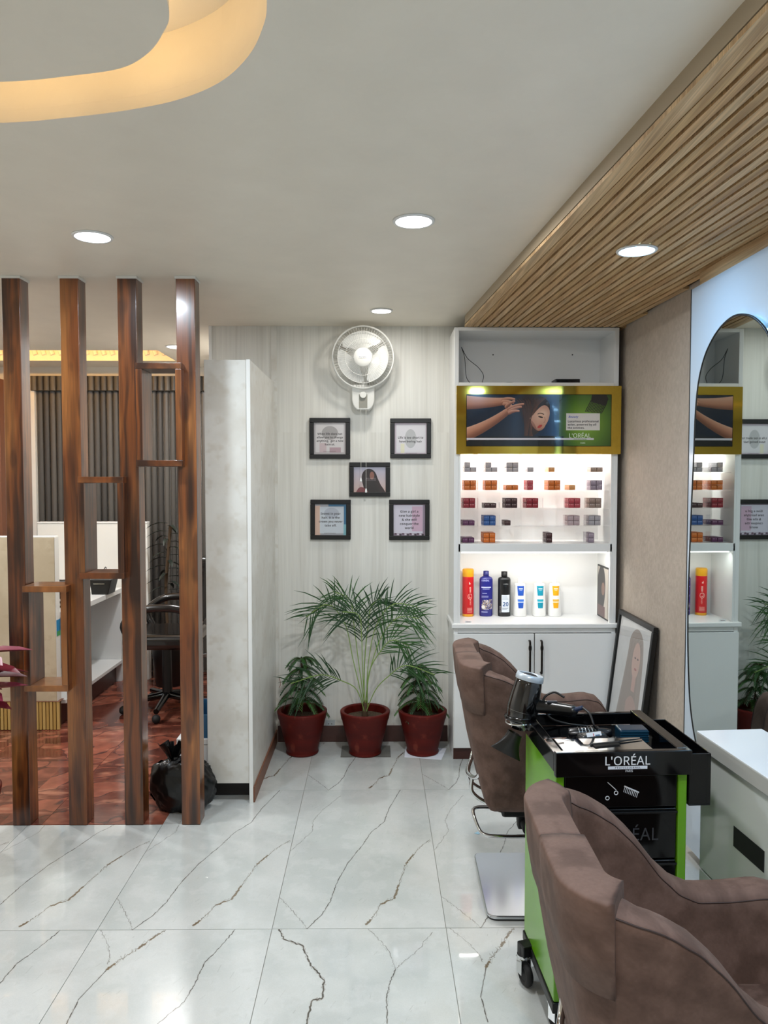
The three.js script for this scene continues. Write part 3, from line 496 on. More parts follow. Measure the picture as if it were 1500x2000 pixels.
quote(682, 762, 903, 970, 'central black frame showing a dark-haired woman portrait', (g, w, h) => {
  const gr = g.createLinearGradient(0, 0, 0, h); gr.addColorStop(0, '#b3b3c6'); gr.addColorStop(1, '#cdb0a6'); g.fillStyle = gr; g.fillRect(0, 0, w, h); g.fillStyle = '#1c1014'; g.beginPath(); g.moveTo(130, 150); g.bezierCurveTo(150, 10, 300, -10, 360, 120); g.bezierCurveTo(390, 220, 440, 300, 490, h); g.lineTo(160, h); g.bezierCurveTo(170, 280, 120, 260, 130, 150); g.fill(); soft(g, 292, 140, 36, 62, '#8a5a4c'); g.fillStyle = '#7a3a40'; g.beginPath(); g.moveTo(40, h); g.bezierCurveTo(80, 300, 150, 290, 240, h); g.fill();
  g.strokeStyle = '#2a161a'; g.lineWidth = 4; for (let i = 0; i < 16; i++) { g.beginPath(); g.moveTo(330 + i * 5, 180 + i * 6); g.quadraticCurveTo(400 + i * 3, 300, 430 + i * 5, h); g.stroke(); } g.fillStyle = 'rgba(230,220,220,.75)'; g.font = '20px sans-serif'; g.textAlign = 'center'; g.fillText('Hair is everything', 270, 190); g.fillText('we wear every day', 270, 216);
});
quote(606, 685, 976, 1054, 'lower left black frame with blue edges quoting invest in hair', (g, w, h) => { g.fillStyle = '#a8a9b0'; g.fillRect(0, 0, w, h); g.fillStyle = '#d9b7a4'; g.fillRect(0, 30, 90, h); g.fillStyle = '#2c6f96'; g.fillRect(220, 0, 300, 40); g.fillRect(470, 0, 42, 330); g.fillStyle = '#7fb9c4'; g.fillRect(460, 330, 60, 190); g.fillStyle = 'rgba(206,214,222,.85)'; g.fillRect(80, 46, 385, 430); soft(g, 270, 150, 120, 90, 'rgba(160,165,180,.6)'); lines(g, w, 175, ['Invest in your', 'hair, it is the', 'crown you never', 'take off.'], 48, 64); g.fillStyle = '#3a4046'; g.fillRect(150, 470, 190, 4); }, -.004);
quote(760, 839, 976, 1055, 'lower right black frame quoting give a girl a new hairstyle', (g, w, h) => { g.fillStyle = '#8f7f90'; g.fillRect(0, 0, w, h); g.fillStyle = '#cfcad6'; g.fillRect(0, 20, w - 40, h - 60); g.fillStyle = '#c8a8bc'; g.fillRect(300, 40, 170, 400); for (let i = 0; i < 12; i++) { g.fillStyle = ['#5a3c50', '#d8cfd8', '#3a2a36'][i % 3]; g.fillRect(20 + i * 40, h - 44 + (i % 3) * 8, 30, 26); } lines(g, w, 140, ['Give a girl a', 'new hairstyle', '& she will', 'conquer the', 'world'], 52, 66); });

// ---------------------------------------------------------------- wall fan
{
  const P = at(709, 698, 4.36), t = thing('wall_fan', 'white oscillating wall fan with three blades above the framed quotes', 'fan', null, V3(P.x, P.y, -4.36)), W = mat(0xd9d8d2, .4), blade = mat(0xe6e6e2, .3, { side: THREE.DoubleSide }), R = .172;
  const head = new THREE.Group(); head.name = 'fan_head'; head.rotation.x = .12; t.add(head);
  const front = [], back = [];
  for (let i = 0; i < 66; i++) {
    const a = i / 66 * Math.PI * 2, c = Math.cos(a), s = Math.sin(a);
    front.push(tubeG([[.05, .048], [.09, .046], [.14, .034], [R - .006, .008]].map(([r, z]) => V3(c * r, s * r, z)), .0011, 6, 4));
    back.push(tubeG([[R - .006, -.004], [.15, -.04], [.07, -.062]].map(([r, z]) => V3(c * r, s * r, z)), .0011, 5, 4));
  }
  const tor = (r, z, k) => new THREE.TorusGeometry(r, k, 8, 72).translate(0, 0, z);
  mesh('front_grille', merge([...front, tor(.142, .034, .0016), tor(.1, .045, .0013)]), W, head); mesh('back_grille', merge([...back, tor(.14, -.045, .0014)]), W, head);
  mesh('guard_ring', merge([tor(R, .002, .0055)]), W, head);
  mesh('badge', lathe([[0, .056], [.03, .055], [.05, .05], [.053, .044], [.05, .041]], 32).rotateX(Math.PI / 2), W, head);
  const [bg, bm] = printPlane(.046, .012, canvasTex(128, 32, (g) => { g.fillStyle = '#ecebe6'; g.fillRect(0, 0, 128, 32); g.fillStyle = '#33343c'; for (let i = 0; i < 8; i++) g.fillRect(8 + i * 14, 10 + (i % 3) * 2, 10, 11 - (i % 2) * 3); }), .4); bg.translate(0, 0, .0575); mesh('name_plate', bg, bm, head);
  mesh('hub', new THREE.CylinderGeometry(.034, .036, .05, 24).rotateX(Math.PI / 2).translate(0, 0, .008), W, head);
  const bladeG = () => { const pos = [], idx = [], nr = 9, na = 12; for (let i = 0; i <= nr; i++) for (let j = 0; j <= na; j++) { const r = .03 + (.143 - .03) * i / nr, wid = (.35 + .62 * Math.sin(Math.min(1, i / nr * 1.15) * Math.PI / 2)) * (i === nr ? .88 : 1), a = (j / na - .5) * 2 * wid; pos.push(Math.sin(a) * r, Math.cos(a) * r, (j / na - .5) * .045 * (1 - .3 * i / nr) + .004); } for (let i = 0; i < nr; i++) for (let j = 0; j < na; j++) { const a = i * (na + 1) + j, b = a + na + 1; idx.push(a, b, a + 1, b, b + 1, a + 1); } const g = new THREE.BufferGeometry(); g.setAttribute('position', new THREE.Float32BufferAttribute(pos, 3)); g.setIndex(idx); g.computeVertexNormals(); return g; };
  for (let i = 0; i < 3; i++) mesh('blade', bladeG().rotateZ(.1 + i * Math.PI * 2 / 3), blade, head);
  mesh('motor', lathe([[0, -.105], [.035, -.102], [.055, -.09], [.058, -.07], [.05, -.05], [0, -.05]], 28).rotateX(Math.PI / 2), W, head);
  const y0 = at(709, 800, 4.4).y - P.y;
  const s = new THREE.Shape(); const bw = .058, hb = .13; s.moveTo(-bw, hb); s.lineTo(bw, hb); s.lineTo(bw, .05); s.quadraticCurveTo(bw * .9, .01, .03, 0); s.lineTo(-.03, 0); s.quadraticCurveTo(-bw * .9, .01, -bw, .05); s.lineTo(-bw, hb);
  const bG = new THREE.ExtrudeGeometry(s, { depth: .075, bevelEnabled: true, bevelSize: .006, bevelThickness: .006, bevelSegments: 3 }); bG.translate(0, y0 + .004, -.112); mesh('bracket', bG, W, t);
  mesh('neck', cylBetween(V3(0, y0 + .1, -.085), V3(0, -.03, -.075), .024, .028, 16), W, t);
  const sp = box('switch_panel', t, mat(0x8d8b80, .45), -.024, .024, y0 + .008, y0 + .085, -.031, -.0295, .0005);
  mesh('knob', new THREE.CylinderGeometry(.018, .02, .014, 24).rotateX(Math.PI / 2).translate(0, y0 + .082, -.023), W, sp);
  for (const [px, py, n] of [[705, 937, 0], [715, 958, 1]]) { const q = at(px, py, 4.39), x = q.x - P.x, y = q.y - P.y; const c = mesh('pull_cord', cylBetween(V3(x, y0 + .004, -.03), V3(x, y + .008, -.03), .0011, .0011, 6), mat(0xd8d6cc, .6), t); mesh('cord_bell', lathe([[0, .012], [.003, .011], [.0065, -.006], [.006, -.012], [0, -.013]], 16).translate(x, y, -.03), mat(0xf2f2f0, .4), c); }
}

// ---------------------------------------------------------------- potted plants
function potG(R, h, r) { return lathe([[0, 0], [r, 0], [r + .004, .006], [r + .004, .012], [r, .02], [R * .86, h * .62], [R * .93, h - .05], [R * .955, h - .045], [R, h - .012], [R, h - .004], [R - .004, h], [R - .018, h], [R - .024, h - .006], [R * .88, h - .05], [R * .84, h - .06]], 48); }
function leafStrip(pts, widths, up) {   // a narrow blade along points
  const pos = [], idx = []; pts.forEach((p, i) => { const t = pts[Math.min(i + 1, pts.length - 1)].clone().sub(pts[Math.max(i - 1, 0)]).normalize(), s = t.clone().cross(up).normalize().multiplyScalar(widths[i] / 2), n = s.clone().cross(t).normalize().multiplyScalar(widths[i] * .18); pos.push(p.x - s.x, p.y - s.y, p.z - s.z, p.x - n.x, p.y - n.y, p.z - n.z, p.x + s.x, p.y + s.y, p.z + s.z); });
  for (let i = 0; i + 1 < pts.length; i++) { const a = i * 3; for (const k of [0, 1]) idx.push(a + k, a + k + 3, a + k + 1, a + k + 1, a + k + 3, a + k + 4); }
  const g = new THREE.BufferGeometry(); g.setAttribute('position', new THREE.Float32BufferAttribute(pos, 3)); g.setAttribute('uv', new THREE.Float32BufferAttribute(new Float32Array(pos.length / 3 * 2), 2)); g.setIndex(idx); g.computeVertexNormals(); return g;
}
function frond(ctrl, n, len, width, droop, bare = .35) {
  const c = new THREE.CatmullRomCurve3(ctrl), leaves = [];
  for (let i = 0; i < n; i++) for (const sd of [-1, 1]) {
    const u = bare + (1 - bare) * (i + .5) / n, p = c.getPoint(u), t = c.getTangent(u), side = t.clone().cross(V3(0, 0, 1)).normalize(); if (side.lengthSq() < .1) side.set(1, 0, 0);
    const bin = side.clone().cross(t).normalize(), L = len * (.55 + .6 * Math.sin(Math.PI * (.15 + .8 * (u - bare) / (1 - bare)))) * rr(.75, 1.2);
    const dir = t.clone().multiplyScalar(rr(.6, 1.05)).addScaledVector(side, sd * rr(.5, .85)).addScaledVector(bin, rr(-.35, .6)).normalize();
    leaves.push(leafStrip([0, .3, .65, 1].map(k => p.clone().addScaledVector(dir, L * k).add(V3(0, -droop * L * k * k, 0))), [width * .4, width, width * .75, width * .08], bin));
  }
  return [merge([new THREE.TubeGeometry(c, 20, .0028, 6)]), merge(leaves)];
}
{
  // areca palm in the middle
  const base = onH(713, 1474, 0), R = .141, h = .245;
  base.z = -4.29; base.x = -.064;
  const t = thing('potted_palm', 'tall feathery areca palm in the middle red clay pot', 'plant', 'three potted plants', base);
  mesh('pot', potG(R, h, .088), M.clay, t); mesh('soil', new THREE.CircleGeometry(R * .88, 32).rotateX(-Math.PI / 2).translate(0, h - .045, 0), M.soil, t);
  const fr = [ // tip target in photo pixels, depth offset, bulge
    [[690, 1290], [672, 1215], [640, 1180], [598, 1205], 0], [[700, 1290], [690, 1210], [683, 1170], [650, 1155], -.06], [[712, 1300], [718, 1230], [727, 1180], [745, 1168], -.04],
    [[720, 1290], [738, 1215], [768, 1180], [815, 1185], .02], [[725, 1300], [750, 1235], [780, 1205], [818, 1208], .06], [[695, 1345], [668, 1330], [630, 1318], [568, 1335], .1], [[735, 1345], [760, 1320], [790, 1300], [850, 1318], .1], [[722, 1310], [745, 1270], [765, 1250], [800, 1262], .04], [[708, 1300], [706, 1240], [700, 1200], [668, 1195], .05]];
  fr.forEach(([a, b, c, e, dz], i) => {
    const pts = [V3(rr(-.012, .012), h - .05, rr(-.01, .01)), ...[a, b, c, e].map((p, k) => at(p[0], p[1], 4.29 - dz * (k + 1) / 4 * (i % 2 ? 1 : 1)).sub(base))];
    const [st, lv] = frond(pts, 16, .185, .0072, .26, i === 5 || i === 6 ? .5 : .42); const f = mesh('frond', lv, M.leaf[i % 3], t); mesh('stalk', st, M.stem, f);
  });
  mesh('trunk', lathe([[0, 0], [.02, 0], [.016, .05], [.007, .1], [0, .1]], 12).translate(0, h - .047, 0), M.bark, t);
}
function pine(base, R, label, lean, hgt) {
  const h = .245, t = thing('potted_pine', label, 'plant', 'three potted plants', base); mesh('pot', potG(R, h, .088), M.clay, t); mesh('soil', new THREE.CircleGeometry(R * .88, 32).rotateX(-Math.PI / 2).translate(0, h - .05, 0), M.soil, t);
  const top = V3(lean, h + hgt, .02); mesh('stem', tubeG([V3(0, h - .05, 0), V3(lean * .3, h + hgt * .4, 0), top], .0045, 12, 8), M.bark, t);
  let k = 0; for (let tier = 0; tier < 5; tier++) {
    const u = .16 + tier * .2, y = h + hgt * u, nb = 6, L = .155 * (1.1 - .5 * u);
    for (let i = 0; i < nb; i++) {
      const a = i / nb * Math.PI * 2 + tier * .6 + rr(-.2, .2), d = V3(Math.cos(a), 0, Math.sin(a) * .75), up = rr(.2, .5), o = V3(lean * u, y, 0);
      const pts = [0, .35, .7, 1].map(q => o.clone().addScaledVector(d, L * q).add(V3(0, L * (up * q * 1.6 - 1.05 * q * q), 0)));
      const c = new THREE.CatmullRomCurve3(pts), lv = []; for (let j = 0; j < 13; j++) for (const sd of [-1, 0, 1]) { const s = .1 + .88 * j / 13, p = c.getPoint(s), tg = c.getTangent(s), side = tg.clone().cross(V3(0, 1, 0)).normalize(), l = (sd ? .042 : .018) * (1 - .45 * s); const dr = tg.clone().multiplyScalar(.7).addScaledVector(side, sd * .8).add(V3(0, sd ? .05 : .7, 0)).normalize(); lv.push(leafStrip([0, .5, 1].map(q => p.clone().addScaledVector(dr, l * q).add(V3(0, -l * .35 * q * q, 0))), [.006, .0075, .001], V3(0, 1, 0))); }
      const b = mesh('branch', merge(lv), M.leaf[k++ % 4], t); mesh('twig', new THREE.TubeGeometry(c, 8, .002, 5), M.bark, b);
    }
  }
}
pine(V3(-.42, 0, -4.30), .141, 'small feathery pine in the left red clay pot', .0, .3);
pine(V3(.262, 0, -4.30), .138, 'small drooping pine in the right red clay pot on paper', -.03, .25);
{ const t = thing('paper_sheet', 'white paper sheet under the right clay pot', 'paper'); const pts = [[792, 1458], [872, 1462], [862, 1484], [790, 1479]].map(p => onH(p[0], p[1], 0)); const s = shapeOf(pts.map(p => [p.x, -p.z])); mesh('sheet', new THREE.ExtrudeGeometry(s, { depth: .0008, bevelEnabled: false }).rotateX(-Math.PI / 2).translate(0, .0002, 0), mat(0xe4e6ee, .7), t); }
{ const t = thing('pot_mat', 'dark thin mat under the middle clay pot', 'mat'); mesh('sheet', boxG(-.2, .08, 0, .0012, -4.4, -4.215, 0), mat(0x6d6c66, .6), t); mesh('edge', boxG(-.2, .08, .0012, .0016, -4.222, -4.215, 0), mat(0x55544e, .6), t); }
{ const p = at(645, 1413, BACK), t = thing('wall_socket', 'small grey wall socket between left and middle pots', 'socket', null, V3(p.x, p.y, -BACK)); mesh('plate', boxG(-.028, .028, -.022, .022, 0, .007, .002), mat(0xb9c0c2, .4), t); for (const x of [-.009, .009]) mesh('pin_hole', new THREE.CylinderGeometry(.003, .003, .0006, 12).rotateX(Math.PI / 2).translate(x, 0, .0072), M.black, t); }
{ const t = thing('hanging_wire', 'thin reddish wire hanging in the corner by the left pot', 'wire'); const q = (x, y) => at(x, y, BACK - .006); mesh('wire', tubeG([q(524, 1135), q(529, 1160), q(527, 1190), q(534, 1240), q(531, 1270), q(540, 1300), q(538, 1310), q(546, 1325), q(547, 1340), q(540, 1347)], .0013, 60, 5), mat(0x9a5a48, .5), t); }

// ---------------------------------------------------------------- garbage bag, low box and crate by the partition
{
  const g = new THREE.SphereGeometry(1, 64, 40), p = g.attributes.position;
  for (let i = 0; i < p.count; i++) { const v = V3().fromBufferAttribute(p, i), a = Math.atan2(v.z, v.x), n = fbm(a * 2.2 + 7, v.y * 3, 301, 4) - .5, cr = Math.abs(fbm(a * 5 + 9, v.y * 5, 311, 3) - .5); let r = 1 + n * .32 - cr * .22; const top = sat(v.y, .55, 1); r *= 1 - .25 * top; v.multiplyScalar(r); v.y = Math.max(v.y, -.72); p.setXYZ(i, v.x, v.y, v.z); }
  g.scale(.155, .165, .08); g.translate(0, .119, 0); g.computeVertexNormals();
  const t = thing('garbage_bag', 'lumpy black plastic garbage bag behind the rightmost post', 'bag', null, V3(-.905, 0, -3.56)), pl = mat(0x040506, .3);
  mesh('bag', g, pl, t);
  const k = []; for (let i = 0; i < 7; i++) { const a = i / 7 * 6.28; k.push(leafStrip([V3(-.05, .22, 0), V3(-.05 + Math.cos(a) * .02, .27, Math.sin(a) * .015), V3(-.05 + Math.cos(a) * .05, .31, Math.sin(a) * .03)], [.02, .04, .05], V3(Math.sin(a), .2, Math.cos(a)))); }
  mesh('tied_neck', merge(k), mat(0x0a0b0d, .25, { side: THREE.DoubleSide }), t);
  const b = thing('storage_box', 'low white box standing behind the garbage bag', 'box', null, V3(-.893, 0, -3.86)); mesh('case', boxG(-.085, .085, 0, .28, -.15, .15, .004), M.white, b); mesh('lid_line', boxG(-.0855, .0855, .25, .254, .15, .1512, 0), mat(0x9c9c98, .5), b);
  const c = thing('blue_crate', 'blue plastic crate on the low white box beside the partition', 'crate', null, V3(-.865, .2805, -3.86)); for (const [x0, x1, z0, z1] of [[-.055, .055, .135, .14], [-.055, .055, -.14, -.135], [-.055, -.05, -.135, .135], [.05, .055, -.135, .135]]) mesh('crate_wall', boxG(x0, x1, 0, .115, z0, z1, .001), mat(0x2a5c80, .4), c); mesh('crate_bottom', boxG(-.05, .05, 0, .004, -.135, .135, 0), mat(0x2a5c80, .4), c);
}

// ---------------------------------------------------------------- mirror panel on the right wall (turned about one degree)
const PSL = .0195, panX = d => 1.262 + PSL * (3.1 - d), mirX = d => 1.217 + PSL * (4.203 - d);
{
  const w = struct('wall_mirror_panel', 'glossy pale panel standing proud of the wallpaper wall, carrying the arched mirror', 'wall panel');
  mesh('panel', slab([[panX(3.1), 3.1], [panX(-1.5), -1.5], [WX - .001, -1.5], [WX - .001, 3.1]], .06, 2.305), M.panelGloss, w);
  mesh('edge_trim', slab([[panX(3.1) - .001, 3.101], [panX(3.1) - .001, 3.094], [panX(3.1) + .012, 3.094], [panX(3.1) + .012, 3.101]], .06, 2.306), M.toe, w);
  const pl = struct('trim_1', 'dark recessed gap above the mirror panel', 'trim'); mesh('strip', metric(slab([[panX(3.1) + .03, 3.09], [panX(-1.5) + .03, -1.5], [WX - .002, -1.5], [WX - .002, 3.09]], 2.3061, SOFFIT - .0005), true), M.oak[0], pl);
}
{
  const dc = 2.69, hw = .332, yc = 1.257, hh = .857, half = [[0, 2.114], [.097, 2.096], [.165, 2.062], [.223, 2.012], [.27, 1.93], [.294, 1.82], [.304, 1.642], [.322, 1.338], [.332, 1.01], [.318, .788], [.289, .632], [.228, .511], [.12, .43], [0, .402]];
  const ol = new THREE.CatmullRomCurve3([...half, ...half.slice(1, -1).reverse().map(p => [-p[0], p[1]])].map(p => V3(p[0], p[1] - yc, 0)), true).getPoints(160).slice(0, -1).map(p => [p.x, p.y]);
  const t = thing('arched_mirror', 'tall rounded mirror with thin dark rim and cool backlight on the pale panel', 'mirror', null, V3(mirX(dc), yc, -dc)); t.rotation.y = -Math.PI / 2 - Math.atan(PSL) * -1;
  const g = new THREE.ExtrudeGeometry(shapeOf(ol), { depth: .004, bevelEnabled: false }); g.translate(0, 0, -.004); mesh('glass', g, M.mirror, t);
  const curve = k => new THREE.CatmullRomCurve3(ol.map(p => V3(p[0] * (1 + k / hw), p[1] * (1 + k / hh), -.0015)), true);
  mesh('rim', new THREE.TubeGeometry(curve(.002), 160, .0045, 6, true), M.black, t);
  const back = new THREE.ExtrudeGeometry(shapeOf(ol.map(p => [p[0] * .8, p[1] * .9])), { depth: .018, bevelEnabled: false }); back.translate(0, 0, -.0225); mesh('backing', back, M.white, t);
  const lc = new THREE.CatmullRomCurve3(ol.map(p => V3(p[0] * .86, p[1] * .94, -.013)), true); mesh('backlight_strip', new THREE.TubeGeometry(lc, 160, .003, 6, true), M.glow(new THREE.Color(1.0, 1.9, 2.8)), t);
  for (let i = 0; i < 30; i++) { const p = lc.getPointAt(i / 30), l = new THREE.PointLight(new THREE.Color().setRGB(.35, .68, 1), .006); l.position.set(p.x * 1.04, p.y * 1.02, -.012); l.shadow.radius = .4; l.name = 'backlight'; t.add(l); }
}
// ---------------------------------------------------------------- drawer counter under the mirror
{
  const SL = .0739, h = .78, dB = 2.309, x0 = .98, ang = Math.atan(SL), t = thing('drawer_counter', 'pale glossy styling counter with drawers beneath the mirror', 'counter', null, V3(x0, 0, -dB)); t.rotation.y = -ang * -1;
  // local: x to the wall, z towards the viewer
  t.rotation.y = ang; const dep = .208, len = .96, gl = mat(0xc6cbc8, .14, { clearcoat: .4, clearcoatRoughness: .05 }), topM = mat(0xe3e8ec, .12, { clearcoat: .5, clearcoatRoughness: .05 });
  box('worktop', t, topM, 0, dep, h - .004, h, 0, len, .001); box('top_edge', t, mat(0xa9aaa5, .3), -.0005, dep, h - .047, h - .0042, -.0005, len, .001);
  box('carcass', t, mat(0x2a2a28, .6), .03, dep, .06, h - .0475, .012, len - .01, 0);
  box('end_panel', t, gl, .022, dep, .03, h - .0475, .002, .0119, .001); box('kick', t, M.toe, .05, dep, .001, .059, .02, len - .02, 0);
  for (let k = 0; k < 2; k++) for (const [y0, y1] of [[.36, h - .052], [.07, .354]]) {
    const z0 = .008 + k * .47, z1 = z0 + .464, d = box('drawer_front', t, gl, .012, .0299, y0, y1, z0, z1, .001);
    const ym = (y0 + y1) / 2 + (y0 > .2 ? .0 : 0); box('recessed_pull', d, M.blackMatt, .0108, .0119, ym - .028, ym + .03, z0 + .19, z0 + .34, .0003);
  }
}

// ---------------------------------------------------------------- trolley
const font = await new FontLoader().loadAsync('fonts/droid/droid_sans_regular.typeface.json');
function letters(text, size, depth = .0006) { const g = new TextGeometry(text, { font, size, depth, curveSegments: 4, bevelEnabled: false }); g.computeBoundingBox(); const b = g.boundingBox; g.translate(-(b.min.x + b.max.x) / 2, -b.min.y, 0); return g; }
{
  const x0 = .485, x1 = .85, zf = -2.04, zb = -2.38, t = thing('styling_trolley', 'lime green and black salon trolley with top tray and casters', 'trolley', null, V3(0, 0, 0));
  t.position.set(x0, 0, zf); const W = x1 - x0, D = zf - zb; t.rotation.y = .045; // local x right, z from 0 (front) to -D
  const yB = .115, yT = .757, G = M.green, K = M.blackGloss, s = .024;
  box('side_panel', t, G, 0, s, yB, yT, 0, -D, .004); box('side_panel', t, G, W - s, W, yB, yT, 0, -D, .004);
  box('base_board', t, M.black, -.004, W + .004, yB - .03, yB - .0005, .004, -D - .004, .003); box('back_board', t, K, s, W - s, yB, yT, -D + .004, -D, 0);
  // top tray: floor, four rims, front fascia
  box('tray_floor', t, mat(0x050506, .04), .02, W - .02, yT + .0005, yT + .018, -.02, -D + .01, .001);
  box('steel_insert', t, M.steelBright, .023, .27, yT + .0182, yT + .0565, -.0005, -.1, .001); box('tray_rim', t, K, -.006, .022, yT + .0003, yT + .052, 0, -D - .006, .003); box('tray_rim', t, K, W - .03, W + .004, yT + .0003, yT + .06, 0, -D - .006, .003);
  box('tray_rim', t, K, .022, W - .03, yT + .0185, yT + .056, -D + .012, -D - .006, .003); const fa = box('front_fascia', t, K, -.006, W + .004, yT - .008, yT + .06, .0205, .0003, .003);
  const logo = letters("L'ORÉAL", .0235); logo.scale(1.06, 1, 1); logo.translate(W * .505 + .006, yT + .0235, .0206); mesh('logo_lettering', logo, mat(0xe8e8ea, .5), fa);
  const [pg, pm] = printPlane(.108, .0085, canvasTex(512, 40, (g) => { g.fillStyle = '#dfe2ea'; g.fillRect(0, 0, 512, 40); g.fillStyle = '#20222c'; g.font = 'bold 30px sans-serif'; g.textAlign = 'center'; g.fillText('P R O F E S S I O N N E L', 256, 31, 500); }), .5); pg.translate(W * .505 + .006, yT + .0165, .0208); mesh('logo_bar', pg, pm, fa);
  const pr = letters('PARIS', .0058); pr.translate(W * .505 + .01, yT + .0045, .0206); mesh('logo_lettering', pr, mat(0xd0d0d4, .5), fa);
  // drawers
  const drawer = (y0, y1) => box('drawer', t, K, s + .002, W - s - .002, y0, y1, -.006, -D + .01, .003);
  const d1 = drawer(.652, yT - .0085), d2 = drawer(.507, .648), d3 = drawer(.362, .503), d4 = drawer(.217, .358), d5 = drawer(yB + .003, .213);
  for (const [d, y] of [[d2, .648], [d3, .503], [d4, .358]]) box('drawer_lip', d, M.black, s + .002, W - s - .002, y - .012, y - .006, .001, -.0055, .001);
  { // comb and dryer pictograms
    const wm = mat(0xd8d8dc, .5), a = W * .43, y = .69, gs = []; gs.push(cylBetween(V3(a - .012, y + .034, -.0052), V3(a + .012, y + .012, -.0052), .0012, .0012, 6)); gs.push(new THREE.TorusGeometry(.005, .0012, 6, 16).translate(a + .012, y + .004, -.0052)); gs.push(new THREE.TorusGeometry(.005, .0012, 6, 16).translate(a - .012, y - .01, -.0052)); const b = W * .58; gs.push(cylBetween(V3(b - .02, y + .022, -.0052), V3(b + .02, y + .004, -.0052), .0022, .0022, 6)); for (let i = 0; i < 9; i++) gs.push(cylBetween(V3(b - .018 + i * .0045, y + .021 - i * .002, -.0052), V3(b - .022 + i * .0045, y + .006 - i * .002, -.0052), .0009, .0009, 5)); mesh('pictogram', merge(gs), wm, d1);
  }
  const lg = letters("L'ORÉAL", .034, .0004); lg.translate(W * .56, .56, -.0055); mesh('drawer_lettering', lg, mat(0x3a3a3e, .35), d2);
  // side bin on the right
  const bin = new THREE.Group(); bin.name = 'side_bin'; t.add(bin); const bx0 = W + .005, bx1 = W + .066, y0 = .655, y1 = .80, z0 = .0, z1 = -.3;
  for (const [a, b, c, d, e, f] of [[bx0, bx1, y0, y0 + .004, z1, z0], [bx0, bx1, y0 + .004, y1, z0, z0 - .004], [bx0, bx1, y0 + .004, y1, z1 + .004, z1], [bx1 - .004, bx1, y0 + .004, y1, z1 + .004, z0 - .004], [bx0, bx0 + .004, y0 + .004, y1, z1 + .004, z0 - .004]]) box('bin_wall', bin, M.blackGloss, a, b, c, d, e, f, .0015);
  // casters
  for (const [cx, cz, a] of [[-.022, -D + .085, .3], [W - .04, -D + .05, -.4], [.02, -.05, .5], [W - .04, -.05, .2]]) {
    const c = new THREE.Group(); c.name = 'caster'; c.position.set(cx, 0, cz); c.rotation.y = a; t.add(c);
    mesh('wheel', merge([new THREE.TorusGeometry(.026, .011, 12, 32), new THREE.CylinderGeometry(.024, .024, .016, 24).rotateX(Math.PI / 2)]).rotateY(Math.PI / 2).translate(0, .0372, .012), M.blackMatt, c);
    mesh('fork', merge([boxG(-.018, -.0135, .035, .082, -.012, .016, .002), boxG(.0135, .018, .035, .082, -.012, .016, .002), boxG(-.018, .018, .08, .084, -.016, .016, .001)]), M.chrome, c);
    mesh('swivel', new THREE.CylinderGeometry(.02, .021, .008, 24).translate(0, .0885, 0), M.chrome, c); mesh('stem', new THREE.CylinderGeometry(.012, .014, .03, 16).translate(0, .107, 0), M.blackMatt, c);
    if (cx < 0) mesh('corner_bracket', boxG(-.012, .03, .088, .125, -.02, .02, .004), M.black, c);
  }
  // dryer holder ring, screwed to the rear left of the tray
  const hr = new THREE.Group(); hr.name = 'dryer_holder'; t.add(hr); const rp = at(1015, 1398, 2.36); t.updateMatrixWorld(true); const rl = t.worldToLocal(rp.clone());
  mesh('ring', new THREE.TorusGeometry(.042, .0065, 10, 40).rotateX(Math.PI / 2).rotateZ(.05).translate(rl.x, rl.y, rl.z), M.blackGloss, hr); mesh('ring_base', new THREE.TorusGeometry(.043, .003, 8, 40).rotateX(Math.PI / 2).rotateZ(.05).translate(rl.x, rl.y - .016, rl.z), M.chrome, hr); mesh('arm', cylBetween(V3(rl.x + .035, rl.y, rl.z), V3(.01, yT + .04, rl.z), .008, .008, 10), M.blackGloss, hr);
}
